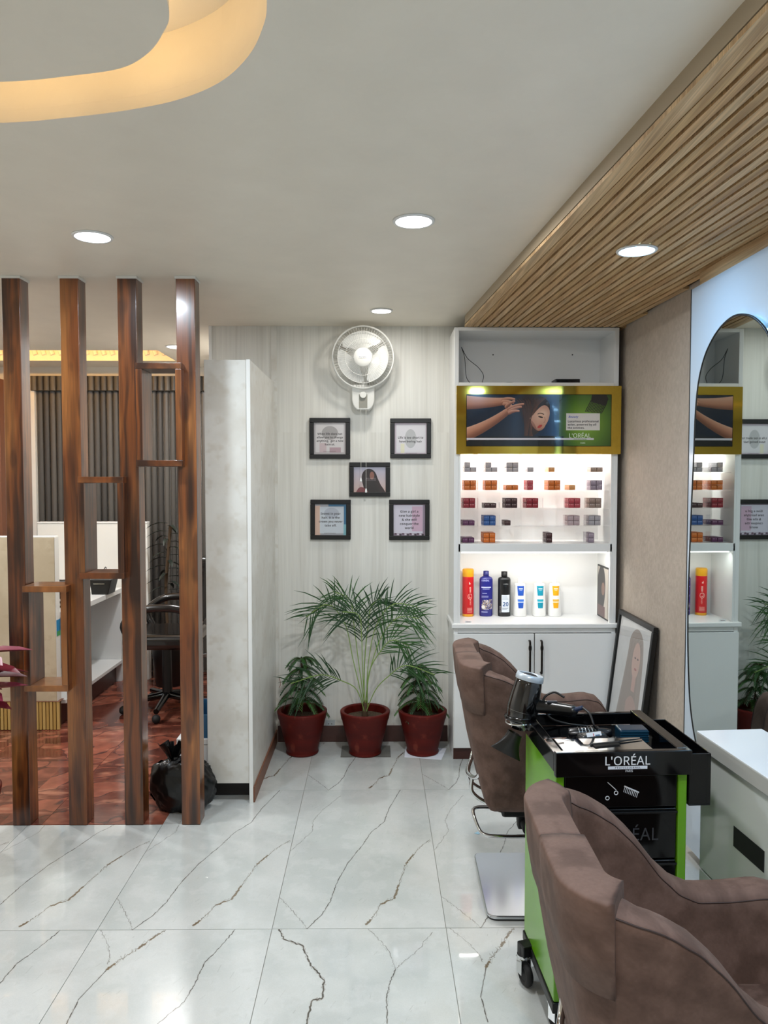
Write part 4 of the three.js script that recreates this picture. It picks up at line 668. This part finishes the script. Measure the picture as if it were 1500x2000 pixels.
{ // hair dryer hanging nozzle-down in the holder
  const A = at(1036, 1317, 2.37), B = at(1016, 1405, 2.36), N0 = at(1006, 1432, 2.355), N1 = at(987, 1472, 2.35), t = thing('hair_dryer', 'glossy black hair dryer with silver rear ring hanging in the trolley holder', 'hair dryer', null, V3(0, 0, 0));
  const ax = B.clone().sub(A), L = ax.length(); ax.normalize(); const q = new THREE.Quaternion().setFromUnitVectors(V3(0, -1, 0), ax), put = g => g.applyQuaternion(q).translate(A.x, A.y, A.z);
  mesh('barrel', put(lathe([[.0, -.012], [.034, -.01], [.040, -.014], [.0425, -.03], [.047, -.07], [.049, -L * .75], [.045, -L], [.032, -L - .012], [.022, -L - .03], [0, -L - .03]], 40)), mat(0x070708, .1, { clearcoat: .8, clearcoatRoughness: .05 }), t);
  mesh('rear_ring', put(lathe([[.033, -.008], [.0345, .001], [.041, .001], [.0435, -.008], [.0435, -.018], [.0405, -.018], [.033, -.008]], 40)), mat(0xb9c3cc, .3, { metalness: .3 }), t);
  mesh('intake_mesh', put(lathe([[0, .004], [.018, .001], [.0335, -.006]], 32)), mat(0x16181c, .7), t);
  mesh('front_band', put(new THREE.TorusGeometry(.0465, .0018, 8, 40).rotateX(Math.PI / 2).translate(0, -L * .8, 0)), M.steel, t);
  // concentrator: round throat to flat wide mouth
  const nz = (() => { const pos = [], idx = [], n = 24, rows = 8, dir = N1.clone().sub(N0), side = V3(1, .05, .1).normalize(); const u = dir.clone().normalize(), s2 = side.clone().addScaledVector(u, -side.dot(u)).normalize(), s3 = u.clone().cross(s2); for (let i = 0; i <= rows; i++) { const f = i / rows, a = .024 + .026 * f * f, b = .024 - .016 * f; for (let j = 0; j < n; j++) { const th = j / n * Math.PI * 2, p = N0.clone().addScaledVector(dir, f).addScaledVector(s2, Math.cos(th) * a).addScaledVector(s3, Math.sin(th) * b); pos.push(p.x, p.y, p.z); } } for (let i = 0; i < rows; i++) for (let j = 0; j < n; j++) { const a = i * n + j, b = i * n + (j + 1) % n; idx.push(a, a + n, b, b, a + n, b + n); } const g = new THREE.BufferGeometry(); g.setAttribute('position', new THREE.Float32BufferAttribute(pos, 3)); g.setIndex(idx); g.computeVertexNormals(); return g; })();
  mesh('nozzle', nz, mat(0x0a0a0b, .35, { side: THREE.DoubleSide }), t);
  const h0 = at(1045, 1378, 2.35), h1 = at(1118, 1388, 2.28); mesh('handle', merge([cylBetween(h0, h1, .021, .017, 20), new THREE.SphereGeometry(.0172, 16, 12).translate(h1.x, h1.y, h1.z)]), mat(0x0b0b0c, .3), t);
  const sw = h0.clone().lerp(h1, .45); mesh('switch', boxG(-.016, .016, .016, .023, -.006, .006, .002).translate(sw.x, sw.y, sw.z + .004), mat(0x2c2d31, .4), t);
  mesh('cord_sleeve', cylBetween(h1, at(1138, 1382, 2.25), .008, .006, 12), mat(0x24304c, .3), t);
  mesh('cord', tubeG([at(1138, 1382, 2.25), at(1152, 1395, 2.22), at(1160, 1418, 2.2), V3(.672, .7895, -2.32), V3(.62, .7895, -2.335), V3(.58, .80, -2.32), at(1072, 1400, 2.32), at(1062, 1365, 2.33), at(1082, 1352, 2.33), at(1102, 1362, 2.31)], .0034, 90, 8), M.black, t);
}
{ // tools lying in the tray
  const y = .7757;
  const t = thing('hair_clipper', 'black hair clipper with white label lying in the trolley tray', 'hair clipper', null, V3(.625, y, -2.19)); t.rotation.y = .35;
  mesh('body', new RoundedBoxGeometry(.09, .038, .044, 3, .014).translate(0, .019, 0), mat(0x0c0c0e, .3), t); const [lg, lm] = printPlane(.05, .02, canvasTex(160, 64, g => { g.fillStyle = '#e4e6ea'; g.fillRect(0, 0, 160, 64); g.fillStyle = '#b02838'; g.fillRect(70, 12, 8, 40); g.fillStyle = '#4c6c8c'; g.fillRect(90, 26, 50, 12); g.fillStyle = '#4c8c7c'; g.fillRect(14, 40, 40, 10); }), .4); lg.rotateX(-.5).translate(-.004, .036, .0165); mesh('label_plate', lg, lm, t); mesh('blade', boxG(.045, .062, .006, .014, -.02, .02, .001), M.steel, t); mesh('blade_guard', boxG(.045, .058, .0145, .02, -.02, .02, .001), M.black, t);
  const b = thing('blade_case', 'dark blue translucent case behind the hair clipper in the tray', 'case', null, V3(.755, y, -2.235)); mesh('case', new RoundedBoxGeometry(.085, .04, .055, 2, .005).translate(0, .02, 0), mat(0x0d2a3c, .15), b); for (let i = 0; i < 5; i++) mesh('ridge', boxG(-.042, .042, .006 + i * .007, .008 + i * .007, .0275, .0285, 0), mat(0x17445c, .2), b);
  const c = thing('hair_comb', 'black tail comb lying at the front of the trolley tray', 'comb', null, V3(.64, .8139, -2.1)); c.rotation.y = .25; mesh('spine', boxG(-.05, .04, .0002, .004, -.004, .004, .001), M.black, c); const te = []; for (let i = 0; i < 22; i++) te.push(boxG(-.045 + i * .0035, -.0435 + i * .0035, .0005, .003, .004, .022, 0)); mesh('teeth', merge(te), M.black, c); mesh('tail', cylBetween(V3(.04, .003, 0), V3(.115, .003, -.004), .003, .0015, 8), M.black, c);
  const k = thing('clip_pair', 'black sectioning clip lying at the rear left of the tray', 'hair clip', null, V3(.56, y, -2.2)); k.rotation.y = -.5; mesh('jaw', boxG(-.05, .05, .0, .005, -.007, .007, .002), M.blackGloss, k); mesh('jaw', boxG(-.05, .05, .0052, .012, -.006, .006, .002), M.blackGloss, k); mesh('spring', new THREE.TorusGeometry(.006, .002, 8, 16).translate(.03, .016, 0), M.steel, k);
  const r = thing('hair_trimmer', 'slim black trimmer with ribbed grip beside the dryer handle', 'trimmer', null, V3(.628, y, -2.245)); r.rotation.y = .05; mesh('body', lathe([[0, 0], [.016, .004], [.018, .05], [.015, .11], [.012, .13], [0, .132]], 20).rotateZ(-Math.PI / 2).translate(-.06, .018, 0), mat(0x101013, .25), r); for (let i = 0; i < 6; i++) mesh('grip_ring', new THREE.TorusGeometry(.0182, .0012, 6, 20).rotateY(Math.PI / 2).translate(-.03 + i * .01, .0185, 0), M.steel, r);
}

// ---------------------------------------------------------------- styling chairs (facing the mirror wall)
function salonChair(label, x, d, yaw = 0, lift = 0) {
  const top0 = thing('styling_chair', label, 'chair', 'brown suede styling chairs', V3(x, 0, -d)); top0.rotation.y = yaw; const lifted = [], t = { add: m => { lifted.push(m); top0.add(m); } };   // local x = forward, origin under the column
  const back = -.315, W = .24, r = .085, front = .285, path = [];
  const push = (b, z, nb, nz) => path.push({ b, z, nb, nz });
  const nA = 26, nC = 14, nB = 12;
  for (let i = 0; i <= nA; i++) push(front + (back + r - front) * i / nA, W, 0, 1);
  for (let i = 1; i <= nC; i++) { const a = i / nC * Math.PI / 2; push(back + r - Math.sin(a) * r, W - r + Math.cos(a) * r, -Math.sin(a), Math.cos(a)); }
  for (let i = 1; i < nB; i++) push(back, (W - r) * (1 - 2 * i / nB), -1, 0);
  for (let i = 0; i <= nC; i++) { const a = i / nC * Math.PI / 2; push(back + r - Math.cos(a) * r, -(W - r) - Math.sin(a) * r, -Math.cos(a), -Math.sin(a)); }
  for (let i = 1; i <= nA; i++) push(back + r + (front - back - r) * i / nA, -W, 0, -1);
  const tab = [[-.32, .90], [-.26, .892], [-.2, .872], [-.15, .842], [-.1, .795], [-.055, .735], [-.01, .695], [.03, .68], [.1, .682], [.18, .69], [.225, .68], [.255, .65], [.275, .60], [.285, .55]];
  const top = b => { for (let i = 0; i + 1 < tab.length; i++) if (b <= tab[i + 1][0]) { const u = Math.max(0, (b - tab[i][0]) / (tab[i + 1][0] - tab[i][0])), s = u; return tab[i][1] + (tab[i + 1][1] - tab[i][1]) * s; } return tab[tab.length - 1][1]; };
  const sweep = (from, to, prof, caps = true) => {   // prof(p) -> [[offset outward, height]...]
    const pos = [], uv = [], idx = []; let n = 0; const seg = path.slice(from, to + 1); let len = 0;
    seg.forEach((p, i) => { if (i) len += Math.hypot(p.b - seg[i - 1].b, p.z - seg[i - 1].z); const pr = prof(p, i / (seg.length - 1)); n = pr.length; pr.forEach(([o, h], j) => { const s = .095 * Math.pow(1 - sat(h, .34, .91), 1.25), k = o - s; pos.push(p.b + p.nb * k, h, p.z + p.nz * k); uv.push(len, h + Math.abs(o)); }); });
    for (let i = 0; i + 1 < seg.length; i++) for (let j = 0; j < n; j++) { const a = i * n + j, b = i * n + (j + 1) % n; idx.push(a, b, a + n, b, b + n, a + n); }
    if (caps) for (const e of [0, (seg.length - 1) * n]) for (let j = 1; j + 1 < n; j++) e ? idx.push(e, e + j, e + j + 1) : idx.push(e, e + j + 1, e + j);
    const g = new THREE.BufferGeometry(); g.setAttribute('position', new THREE.Float32BufferAttribute(pos, 3)); g.setAttribute('uv', new THREE.Float32BufferAttribute(uv, 2)); g.setIndex(idx); g.computeVertexNormals(); return g;
  };
  const th = .037, N = path.length - 1, tw = b => th + .011 * sat(b, -.27, -.17);
  const shell = sweep(0, N, p => { const T = top(p.b), H0 = .362, o = tw(p.b); const out = [[-.02, H0], [o * .5, H0 + .012], [o * .85, H0 + .04]]; for (let i = 2; i <= 5; i++) out.push([o, H0 + (T - .022 - H0) * i / 5]); out.push([o * .98, T - .010], [o * .88, T - .002], [o * .5, T + .001], [0, T + .002], [-th * .5, T], [-th * .82, T - .005], [-th * .96, T - .016]); for (let i = 5; i >= 1; i--) out.push([-th, H0 + (T - .03 - H0) * i / 5]); out.push([-th * .6, H0]); return out; });
  const sh = mesh('shell', shell, M.suede, t);
  const rimLine = (o, dy) => path.map(p => { const T = top(p.b) - dy, s = .095 * Math.pow(1 - sat(T, .34, .91), 1.25); return V3(p.b + p.nb * ((o > 0 ? tw(p.b) * .96 : o) - s), T, p.z + p.nz * ((o > 0 ? tw(p.b) * .96 : o) - s)); });
  mesh('piping', merge([new THREE.TubeGeometry(new THREE.CatmullRomCurve3(rimLine(th * .93, .006)), 200, .0015, 6), new THREE.TubeGeometry(new THREE.CatmullRomCurve3(rimLine(-th * .93, .012)), 200, .0015, 6)]), M.piping, sh);
  // head cushion wrapped over the back's rim, in two halves
  const i0 = nA + 4, mid = nA + nC + nB / 2, i1 = N - nA - 4;
  const cushion = (a, b) => sweep(a, b, (p) => { const T = .915, k = th + .01, q = .17; return [[k, T - q], [k + .002, T - q * .6], [k, T - .03], [k * .98, T - .009], [k * .88, T - .001], [0, T + .002], [-k * .88, T - .001], [-k * .98, T - .009], [-k, T - .03], [-k - .004, T - q * .6], [-k, T - q]]; });
  mesh('head_cushion', cushion(i0, mid - 1), M.suede, t); mesh('head_cushion', sweep(mid - 1, i1, (p) => { const T = .908, k = th + .006, q = .17; return [[k, T - q], [k + .002, T - q * .6], [k, T - .03], [k * .98, T - .009], [k * .88, T - .001], [0, T + .002], [-k * .88, T - .001], [-k * .98, T - .009], [-k, T - .03], [-k - .004, T - q * .6], [-k, T - q]]; }), M.suede, t);
  // quilted inner back
  const q = (() => { const pos = [], idx = [], uv = [], nu = 60, nv = 36, a = nA + 2, b = N - nA - 2; for (let i = 0; i <= nu; i++) { const f = a + (b - a) * i / nu, k = Math.floor(f), w = f - k, p = path[k], p2 = path[Math.min(k + 1, N)], L = (x, y) => x + (y - x) * w; for (let j = 0; j <= nv; j++) { const h = .5 + .34 * j / nv, s = .095 * Math.pow(1 - sat(h, .34, .91), 1.25), A = (i / nu * 7 + j / nv * 4), B = (i / nu * 7 - j / nv * 4), e = .009 * Math.pow(Math.abs(Math.sin(A * Math.PI) * Math.sin(B * Math.PI)), .35), o = -th - .004 - e - s; pos.push(L(p.b, p2.b) + L(p.nb, p2.nb) * o, h, L(p.z, p2.z) + L(p.nz, p2.nz) * o); uv.push(i / nu, j / nv); } } for (let i = 0; i < nu; i++) for (let j = 0; j < nv; j++) { const c = i * (nv + 1) + j, d2 = c + nv + 1; idx.push(c, c + 1, d2, c + 1, d2 + 1, d2); } const g = new THREE.BufferGeometry(); g.setAttribute('position', new THREE.Float32BufferAttribute(pos, 3)); g.setAttribute('uv', new THREE.Float32BufferAttribute(uv, 2)); g.setIndex(idx); g.computeVertexNormals(); return g; })();
  mesh('quilted_back', q, mat(0x66493e, .7, { side: THREE.DoubleSide }), t);
  mesh('seat', new RoundedBoxGeometry(.5, .11, .345, 4, .04).translate(.02, .455, 0), M.suede, t);
  mesh('seat_pan', boxG(-.2, .24, .335, .4, -.14, .14, .01), M.black, t);
  // chrome hand rail around the lower back
  const rail = []; for (let i = -8; i <= 8; i++) { const z = i / 8 * .17, u = Math.abs(i / 8); rail.push(V3(-.30 + u * u * .10, .50 - .10 * (1 - u * u) + .12 * u * u, z)); }
  mesh('back_rail', merge([tubeG([V3(-.262, .62, .12), V3(-.268, .53, .125), V3(-.285, .47, .1), V3(-.31, .45, 0), V3(-.285, .47, -.1), V3(-.268, .53, -.125), V3(-.262, .62, -.12)], .008, 60, 10), tubeG([V3(-.30, .455, .06), V3(-.3, .40, .06), V3(-.25, .36, .06), V3(-.16, .345, .06)], .008, 30, 10), tubeG([V3(-.30, .455, -.06), V3(-.3, .40, -.06), V3(-.25, .36, -.06), V3(-.16, .345, -.06)], .008, 30, 10)]), M.chrome, t);
  mesh('mechanism', merge([boxG(-.09, .09, .285, .336, -.07, .07, .008), new THREE.CylinderGeometry(.025, .025, .09, 24).translate(0, .245, 0), boxG(-.13, -.09, .26, .335, .03, .07, .006), new THREE.CylinderGeometry(.022, .022, .06, 20).rotateX(Math.PI / 2).translate(-.1, .285, .09)]), M.blackMatt, t);
  const up = lifted.slice(); mesh('column', merge([new THREE.CylinderGeometry(.028, .028, .2, 28).translate(0, .17, 0), new THREE.CylinderGeometry(.045, .05, .07, 32).translate(0, .05, 0)]), M.chrome, t);
  mesh('pump_lever', tubeG([V3(-.02, .315, .045), V3(-.15, .325, .05), V3(-.285, .335, .06), V3(-.297, .33, .075), V3(-.277, .275, .115), V3(-.262, .265, .125), V3(-.19, .26, .13), V3(.0, .26, .12)], .0065, 80, 10), M.chrome, t);
  const bs = new THREE.Shape(), hb = .228, cr = .035; bs.moveTo(-hb + cr, -hb); bs.lineTo(hb - cr, -hb); bs.quadraticCurveTo(hb, -hb, hb, -hb + cr); bs.lineTo(hb, hb - cr); bs.quadraticCurveTo(hb, hb, hb - cr, hb); bs.lineTo(-hb + cr, hb); bs.quadraticCurveTo(-hb, hb, -hb, hb - cr); bs.lineTo(-hb, -hb + cr); bs.quadraticCurveTo(-hb, -hb, -hb + cr, -hb);
  mesh('base_plate', new THREE.ExtrudeGeometry(bs, { depth: .006, bevelEnabled: true, bevelSize: .003, bevelThickness: .003, bevelSegments: 2 }).rotateX(-Math.PI / 2).translate(-.03, .009, 0), mat(0xd2d5da, .14, { metalness: .9 }), t);
  mesh('base_gasket', new THREE.ExtrudeGeometry(bs, { depth: .0055, bevelEnabled: false }).rotateX(-Math.PI / 2).translate(-.03, .0002, 0), M.blackMatt, t);
  for (const m of up) m.position.y += lift; top0.getObjectByName('pump_lever').position.y += lift * .5;
  return top0;
}
salonChair('brown suede styling chair behind the green trolley', .655, 2.85, -.02, -.008);
salonChair('brown suede styling chair in the near right corner, in front of the trolley', .672, 1.46, -.02, -.045);
{ const p = onH(934, 1627, 0), t = thing('paper_scrap', 'tiny pale blue scrap on the floor by the rear chair', 'scrap', null, p); mesh('scrap', new THREE.ExtrudeGeometry(shapeOf([[-.018, -.004], [0, -.014], [.018, 0], [.002, .014]]), { depth: .001, bevelEnabled: false }).rotateX(-Math.PI / 2).translate(0, .0003, 0), mat(0xa8d4ea, .5), t); }

// ---------------------------------------------------------------- poster frame leaning on the wallpaper wall
{
  const d0 = 4.15, d1 = 3.62, h = .84, w = d0 - d1, lean = .1, L = Math.hypot(h, lean), t = thing('leaning_poster', 'black framed poster of a long-haired woman leaning on the wallpaper wall', 'poster', null, V3(WX - .02 - lean, 0, -(d0 + d1) / 2));
  t.rotation.order = 'YXZ'; t.rotation.y = -Math.PI / 2; t.rotation.x = -Math.asin(lean / L); // face towards -x, tipped back
  const k = .026; for (const [x0, x1, y0, y1, n] of [[-w / 2, w / 2, L - k, L, 'top_rail'], [-w / 2, w / 2, 0, k, 'bottom_rail'], [-w / 2, -w / 2 + k, k, L - k, 'side_rail'], [w / 2 - k, w / 2, k, L - k, 'side_rail']]) mesh(n, boxG(x0, x1, y0, y1, -.012, .012, .003), M.black, t);
  mesh('backing', boxG(-w / 2 + .01, w / 2 - .01, .01, L - .01, -.013, -.004, 0), M.blackMatt, t);
  const tex = canvasTex(384, 640, (g, W, Hh) => {
    g.fillStyle = '#c6c6c4'; g.fillRect(0, 0, W, Hh); for (let i = 0; i < 40; i++) { g.fillStyle = `rgba(${150 + i},${150 + i},${150 + i},.08)`; g.beginPath(); g.ellipse(rnd() * W, rnd() * Hh, 60, 120, rnd() * 3, 0, 7); g.fill(); }
    g.fillStyle = '#8d8178'; g.beginPath(); g.moveTo(140, 80); g.bezierCurveTo(170, 10, 250, 10, 290, 60); g.bezierCurveTo(330, 140, 330, 300, 330, 640); g.lineTo(60, 640); g.bezierCurveTo(60, 420, 130, 260, 140, 80); g.fill();
    for (let i = 0; i < 90; i++) { g.strokeStyle = ['rgba(120,108,98,.5)', 'rgba(168,152,140,.5)', 'rgba(98,86,78,.5)'][i % 3]; g.lineWidth = 3; const x = 150 + i * 1.5; g.beginPath(); g.moveTo(x, 60 + (i % 7) * 5); g.bezierCurveTo(x - 20, 240, x - 50 + i * .5, 420, 70 + i * 2.9, 640); g.stroke(); }
    soft(g, 238, 150, 44, 74, '#b5978a'); soft(g, 226, 140, 9, 4, '#4a3a36'); soft(g, 256, 140, 9, 4, '#4a3a36'); soft(g, 242, 184, 14, 5, '#9a5a56'); g.fillStyle = '#b08f84'; g.fillRect(220, 215, 40, 60); g.fillStyle = 'rgba(176,140,128,.6)'; g.beginPath(); g.moveTo(180, 330); g.quadraticCurveTo(240, 260, 300, 330); g.lineTo(290, 520); g.lineTo(190, 520); g.fill();
  });
  const [pg, pm] = printPlane(w - 2 * k + .002, L - 2 * k + .002, tex, .5); pg.translate(0, L / 2, 0); mesh('print', pg, pm, t); mesh('glass', new THREE.PlaneGeometry(w - 2 * k + .002, L - 2 * k + .002).translate(0, L / 2, .006), M.pane, t);
}

// ---------------------------------------------------------------- reception behind the posts
{
  const dF = 4.707, xr = -1.972;
  const t = thing('reception_desk', 'beige laminate reception desk with slatted wooden base and white worktop', 'desk');
  box('front_panel', t, mat(0xe6d8bf, .35, { map: M.laminate.map }), -3.3, xr, .178, 1.19, -dF, -dF - .06, .002); box('end_edge', t, M.whiteMatt, xr, xr + .0035, .178, 1.192, -dF - .002, -dF - .06, .001); box('cap', t, M.whiteMatt, -3.3, xr, 1.1901, 1.197, -dF, -dF - .062, .001);
  for (let i = 0; i < 60; i++) { const x = xr + .018 - i * .0215; box('base_slat', t, mat(i % 2 ? 0xb99652 : 0xc6a562, .5), x - .017, x, .002, .177, -dF + .012, -dF, .002); }
  box('base_core', t, mat(0x5a4020, .7), -3.3, xr, .001, .177, -dF - .0005, -dF - .06, 0); box('base_cap', t, M.skirtBrown, -3.3, xr + .02, .1771, .1779, -dF + .014, -dF - .06, 0);
  box('worktop', t, M.white, -2.6, -1.935, .685, .722, -dF - .0605, -5.84, .003); box('modesty_panel', t, mat(0xaebac4, .4), -2.32, -2.3, .17, .6845, -dF - .061, -5.84, 0);
  box('low_shelf', t, M.white, -2.2995, -1.94, .145, .17, -dF - .061, -5.84, .002); box('kick_board', t, M.skirt, -2.28, -1.99, .001, .1445, -dF - .061, -5.84, 0); box('end_gable', t, M.white, -2.6, -1.95, .001, .6845, -5.8405, -5.86, 0);
  const a = at(75, 1022, 5.9), b = at(289, 1022, 5.9); const w = thing('low_screen_wall', 'white waist-high wall behind the reception worktop', 'low wall'); box('board', w, M.whiteMatt, a.x, b.x, .001, a.y, -5.88, -5.94, .002); box('cap', w, M.white, a.x, b.x, a.y, a.y + .012, -5.875, -5.945, .002);
  // things on the worktop
  const yw = .7222, P = (px, d) => at(px, 1130, d).x;
  const pr = thing('card_printer', 'black angular device on the reception worktop', 'printer', null, V3(P(203, 5.55), yw, -5.55)); mesh('case', new THREE.ExtrudeGeometry(shapeOf([[-.06, 0], [.05, 0], [.075, .1], [-.075, .1]]), { depth: .14, bevelEnabled: true, bevelSize: .004, bevelThickness: .004, bevelSegments: 2 }).translate(0, .004, -.07), M.black, pr); mesh('slot', boxG(-.05, .03, .075, .08, .0745, .0755, 0), M.steel, pr);
  const wi = thing('wire_ornament', 'thin black wire star standing on the angular black device', 'ornament', null, V3(P(196, 5.55), yw + .1085, -5.55)); mesh('wire', tubeG([V3(-.05, 0, 0), V3(.0, .03, 0), V3(.045, .085, .01), V3(.03, .02, 0), V3(.015, 0, .01)], .003, 30, 6), M.black, wi); mesh('wire', tubeG([V3(-.04, .001, .02), V3(.01, .045, .02), V3(.03, .06, .02)], .003, 16, 6), M.black, wi);
  const bk = thing('paper_tray', 'black tray holding white paper at the desk end', 'tray', null, V3(P(122, 5.0), yw, -5.0)); mesh('tray', boxG(-.05, .07, 0, .012, -.08, .08, .002), M.black, bk); for (let i = 0; i < 4; i++) mesh('sheet_stack', boxG(-.045, .065, .0125 + i * .014, .024 + i * .014, -.075, .075 - i * .004, .001), i % 2 ? M.blackMatt : M.whiteMatt, bk); mesh('handset', new RoundedBoxGeometry(.09, .1, .06, 2, .02).translate(0, .12, 0), M.black, bk);
  const pa = thing('note_pad', 'yellow and pink note pad on the white worktop', 'note pad', null, V3(-2.03, yw, -5.2)); mesh('pad', boxG(-.06, .06, 0, .01, -.08, .08, .001), mat(0xd8c76a, .7), pa); mesh('cover', boxG(-.02, .07, .0102, .013, 0, .1, .001), mat(0xb04a5a, .6), pa);
  const ca = thing('colour_card', 'blue and green card stuck to the desk end', 'card', null, V3(xr + .0037, .63, -dF - .03)); mesh('card', boxG(0, .002, -.05, .05, -.026, .026, 0), mat(0x2a86b8, .5), ca); mesh('card_strip', boxG(.0021, .0026, -.05, -.02, -.026, .026, 0), mat(0x4fa060, .5), ca);
}
{ // black office chair
  const p = onH(330, 1335, .1), t = thing('office_chair', 'black leather swivel chair in the reception', 'chair', null, V3(-1.40, 0, -5.1)), Lh = mat(0x120d0b, .25, { clearcoat: .4 }), y = .50;
  mesh('seat', new RoundedBoxGeometry(.46, .1, .46, 4, .04).translate(0, y, 0), Lh, t); mesh('backrest', new RoundedBoxGeometry(.09, .42, .44, 4, .04).rotateZ(-.1).translate(.28, y + .34, 0), Lh, t);
  for (const s of [-1, 1]) mesh('armrest', tubeG([V3(-.16, y + .02, s * .24), V3(-.2, y + .12, s * .25), V3(-.1, y + .21, s * .25), V3(.08, y + .23, s * .25), V3(.24, y + .2, s * .24)], .026, 30, 10), Lh, t);
  mesh('column', new THREE.CylinderGeometry(.028, .034, .36, 16).translate(0, .27, 0), M.black, t);
  for (let i = 0; i < 5; i++) { const a = i / 5 * Math.PI * 2 + .3, e = V3(Math.cos(a) * .28, .075, Math.sin(a) * .28), l = mesh('base_leg', cylBetween(V3(0, .11, 0), e, .026, .018, 10), M.blackGloss, t); mesh('caster', new THREE.SphereGeometry(.028, 12, 8).translate(e.x, .0285, e.z), M.blackMatt, l); }
  const r = thing('metal_rail', 'pale metal foot rail crossing behind the black office chair', 'rail'); const a = at(287, 1279, 5.98), b = at(420, 1279, 5.98); mesh('bar', boxG(a.x, b.x, a.y - .018, a.y + .012, -5.99, -5.965, .004), M.steel, r); for (const x of [a.x + .05, b.x - .05]) mesh('post', cylBetween(V3(x, 0, -5.978), V3(x, a.y - .018, -5.978), .01, .01, 8), M.steel, r);
  const pl = thing('dark_plant', 'dark leafy plant in a black pot against the ribbed wall', 'plant', null, V3(-1.56, .0, -5.75)); mesh('pot', lathe([[0, 0], [.1, 0], [.13, .3], [.125, .3], [.115, .27], [0, .27]], 28), M.black, pl); mesh('stem', tubeG([V3(0, .27, 0), V3(-.02, .7, 0), V3(.02, 1.2, 0)], .012, 16, 8), M.bark, pl);
  for (let i = 0; i < 26; i++) { const a = i * 2.4, y0 = .72 + i * .02, d = V3(Math.cos(a), .3, Math.sin(a) * .5); mesh('leaf', leafStrip([0, .4, .75, 1].map(q => V3(0, y0, 0).addScaledVector(d, .18 * q).add(V3(0, -.1 * q * q, 0))), [.01, .032, .026, .002], V3(0, 1, 0)), mat(0x1c241c, .5, { side: THREE.DoubleSide }), pl); }
  const s = thing('shelf_unit', 'white shelf rack with boxes at the far left edge', 'shelf', null, V3(-3.18, 0, -5.95)); for (const x of [-.2, .34]) mesh('upright', boxG(x, x + .02, 0, 2.3, -.14, .14, .001), M.skirtBrown, s); for (const y of [.4, .85, 1.15, 1.45, 1.75, 2.05]) mesh('shelf_board', boxG(-.18, .34, y, y + .025, -.14, .14, .001), M.skirtBrown, s); mesh('back_sheet', boxG(-.18, .34, 0, 2.3, -.15, -.141, 0), M.black, s);
  let n = 0; for (const y of [.85, 1.15, 1.45, 1.75]) for (let i = 4; i < 6; i++) { const hgt = rr(.12, .24), o = thing('product_box', `${['white', 'black', 'cream'][n % 3]} product box at the ${i < 5 ? 'inner' : 'outer'} end of the far left rack, ${['lowest', 'second', 'third', 'top'][[.85, 1.15, 1.45, 1.75].indexOf(y)]} filled shelf`, 'box', 'product boxes on the far left rack', V3(-3.47 + i * .112, y + .0252, -5.93)); mesh('carton', boxG(-.045, .045, 0, hgt, -.05, .05, .002), [M.white, M.black, M.laminateEdge][n % 3], o); mesh('print_band', boxG(-.03, .03, hgt * .3, hgt * .5, .05, .0504, 0), [M.black, M.white, M.skirtBrown][n % 3], o); n++; }
}
{ // red-leaved plant at the left edge
  const b = V3(-1.705, 0, -3.12), t = thing('red_leaf_plant', 'dark red leafed plant poking in at the left edge before the posts', 'plant', null, b); mesh('pot', potG(.15, .28, .1), M.clay, t); mesh('soil', new THREE.CircleGeometry(.13, 24).rotateX(-Math.PI / 2).translate(0, .235, 0), M.soil, t); mesh('stem', tubeG([V3(0, .23, 0), V3(.02, .5, 0), V3(0, .82, .01)], .008, 14, 8), M.bark, t);
  const rm = [0x661a26, 0x4c121c, 0x7a2a3c].map(c => mat(c, .4, { side: THREE.DoubleSide }));
  for (let i = 0; i < 30; i++) { const a = i * 2.399, y0 = .62 + i * .0075, d = V3(Math.cos(a), rr(.05, .4), Math.sin(a)), L = rr(.17, .25); const f = leafStrip([0, .25, .55, .8, 1].map(q => V3(0, y0, 0).addScaledVector(d, .03 + L * q).add(V3(0, -.08 * q * q, 0))), [.01, .06, .095, .07, .004], V3(0, 1, 0)); mesh('leaf', f, rm[i % 3], t); }
}
scene.traverse(o => { if (o.isMesh) { o.castShadow = true; o.receiveShadow = true; } if (o.isLight && o.shadow) o.castShadow = true; });
renderer.render(scene, camera);
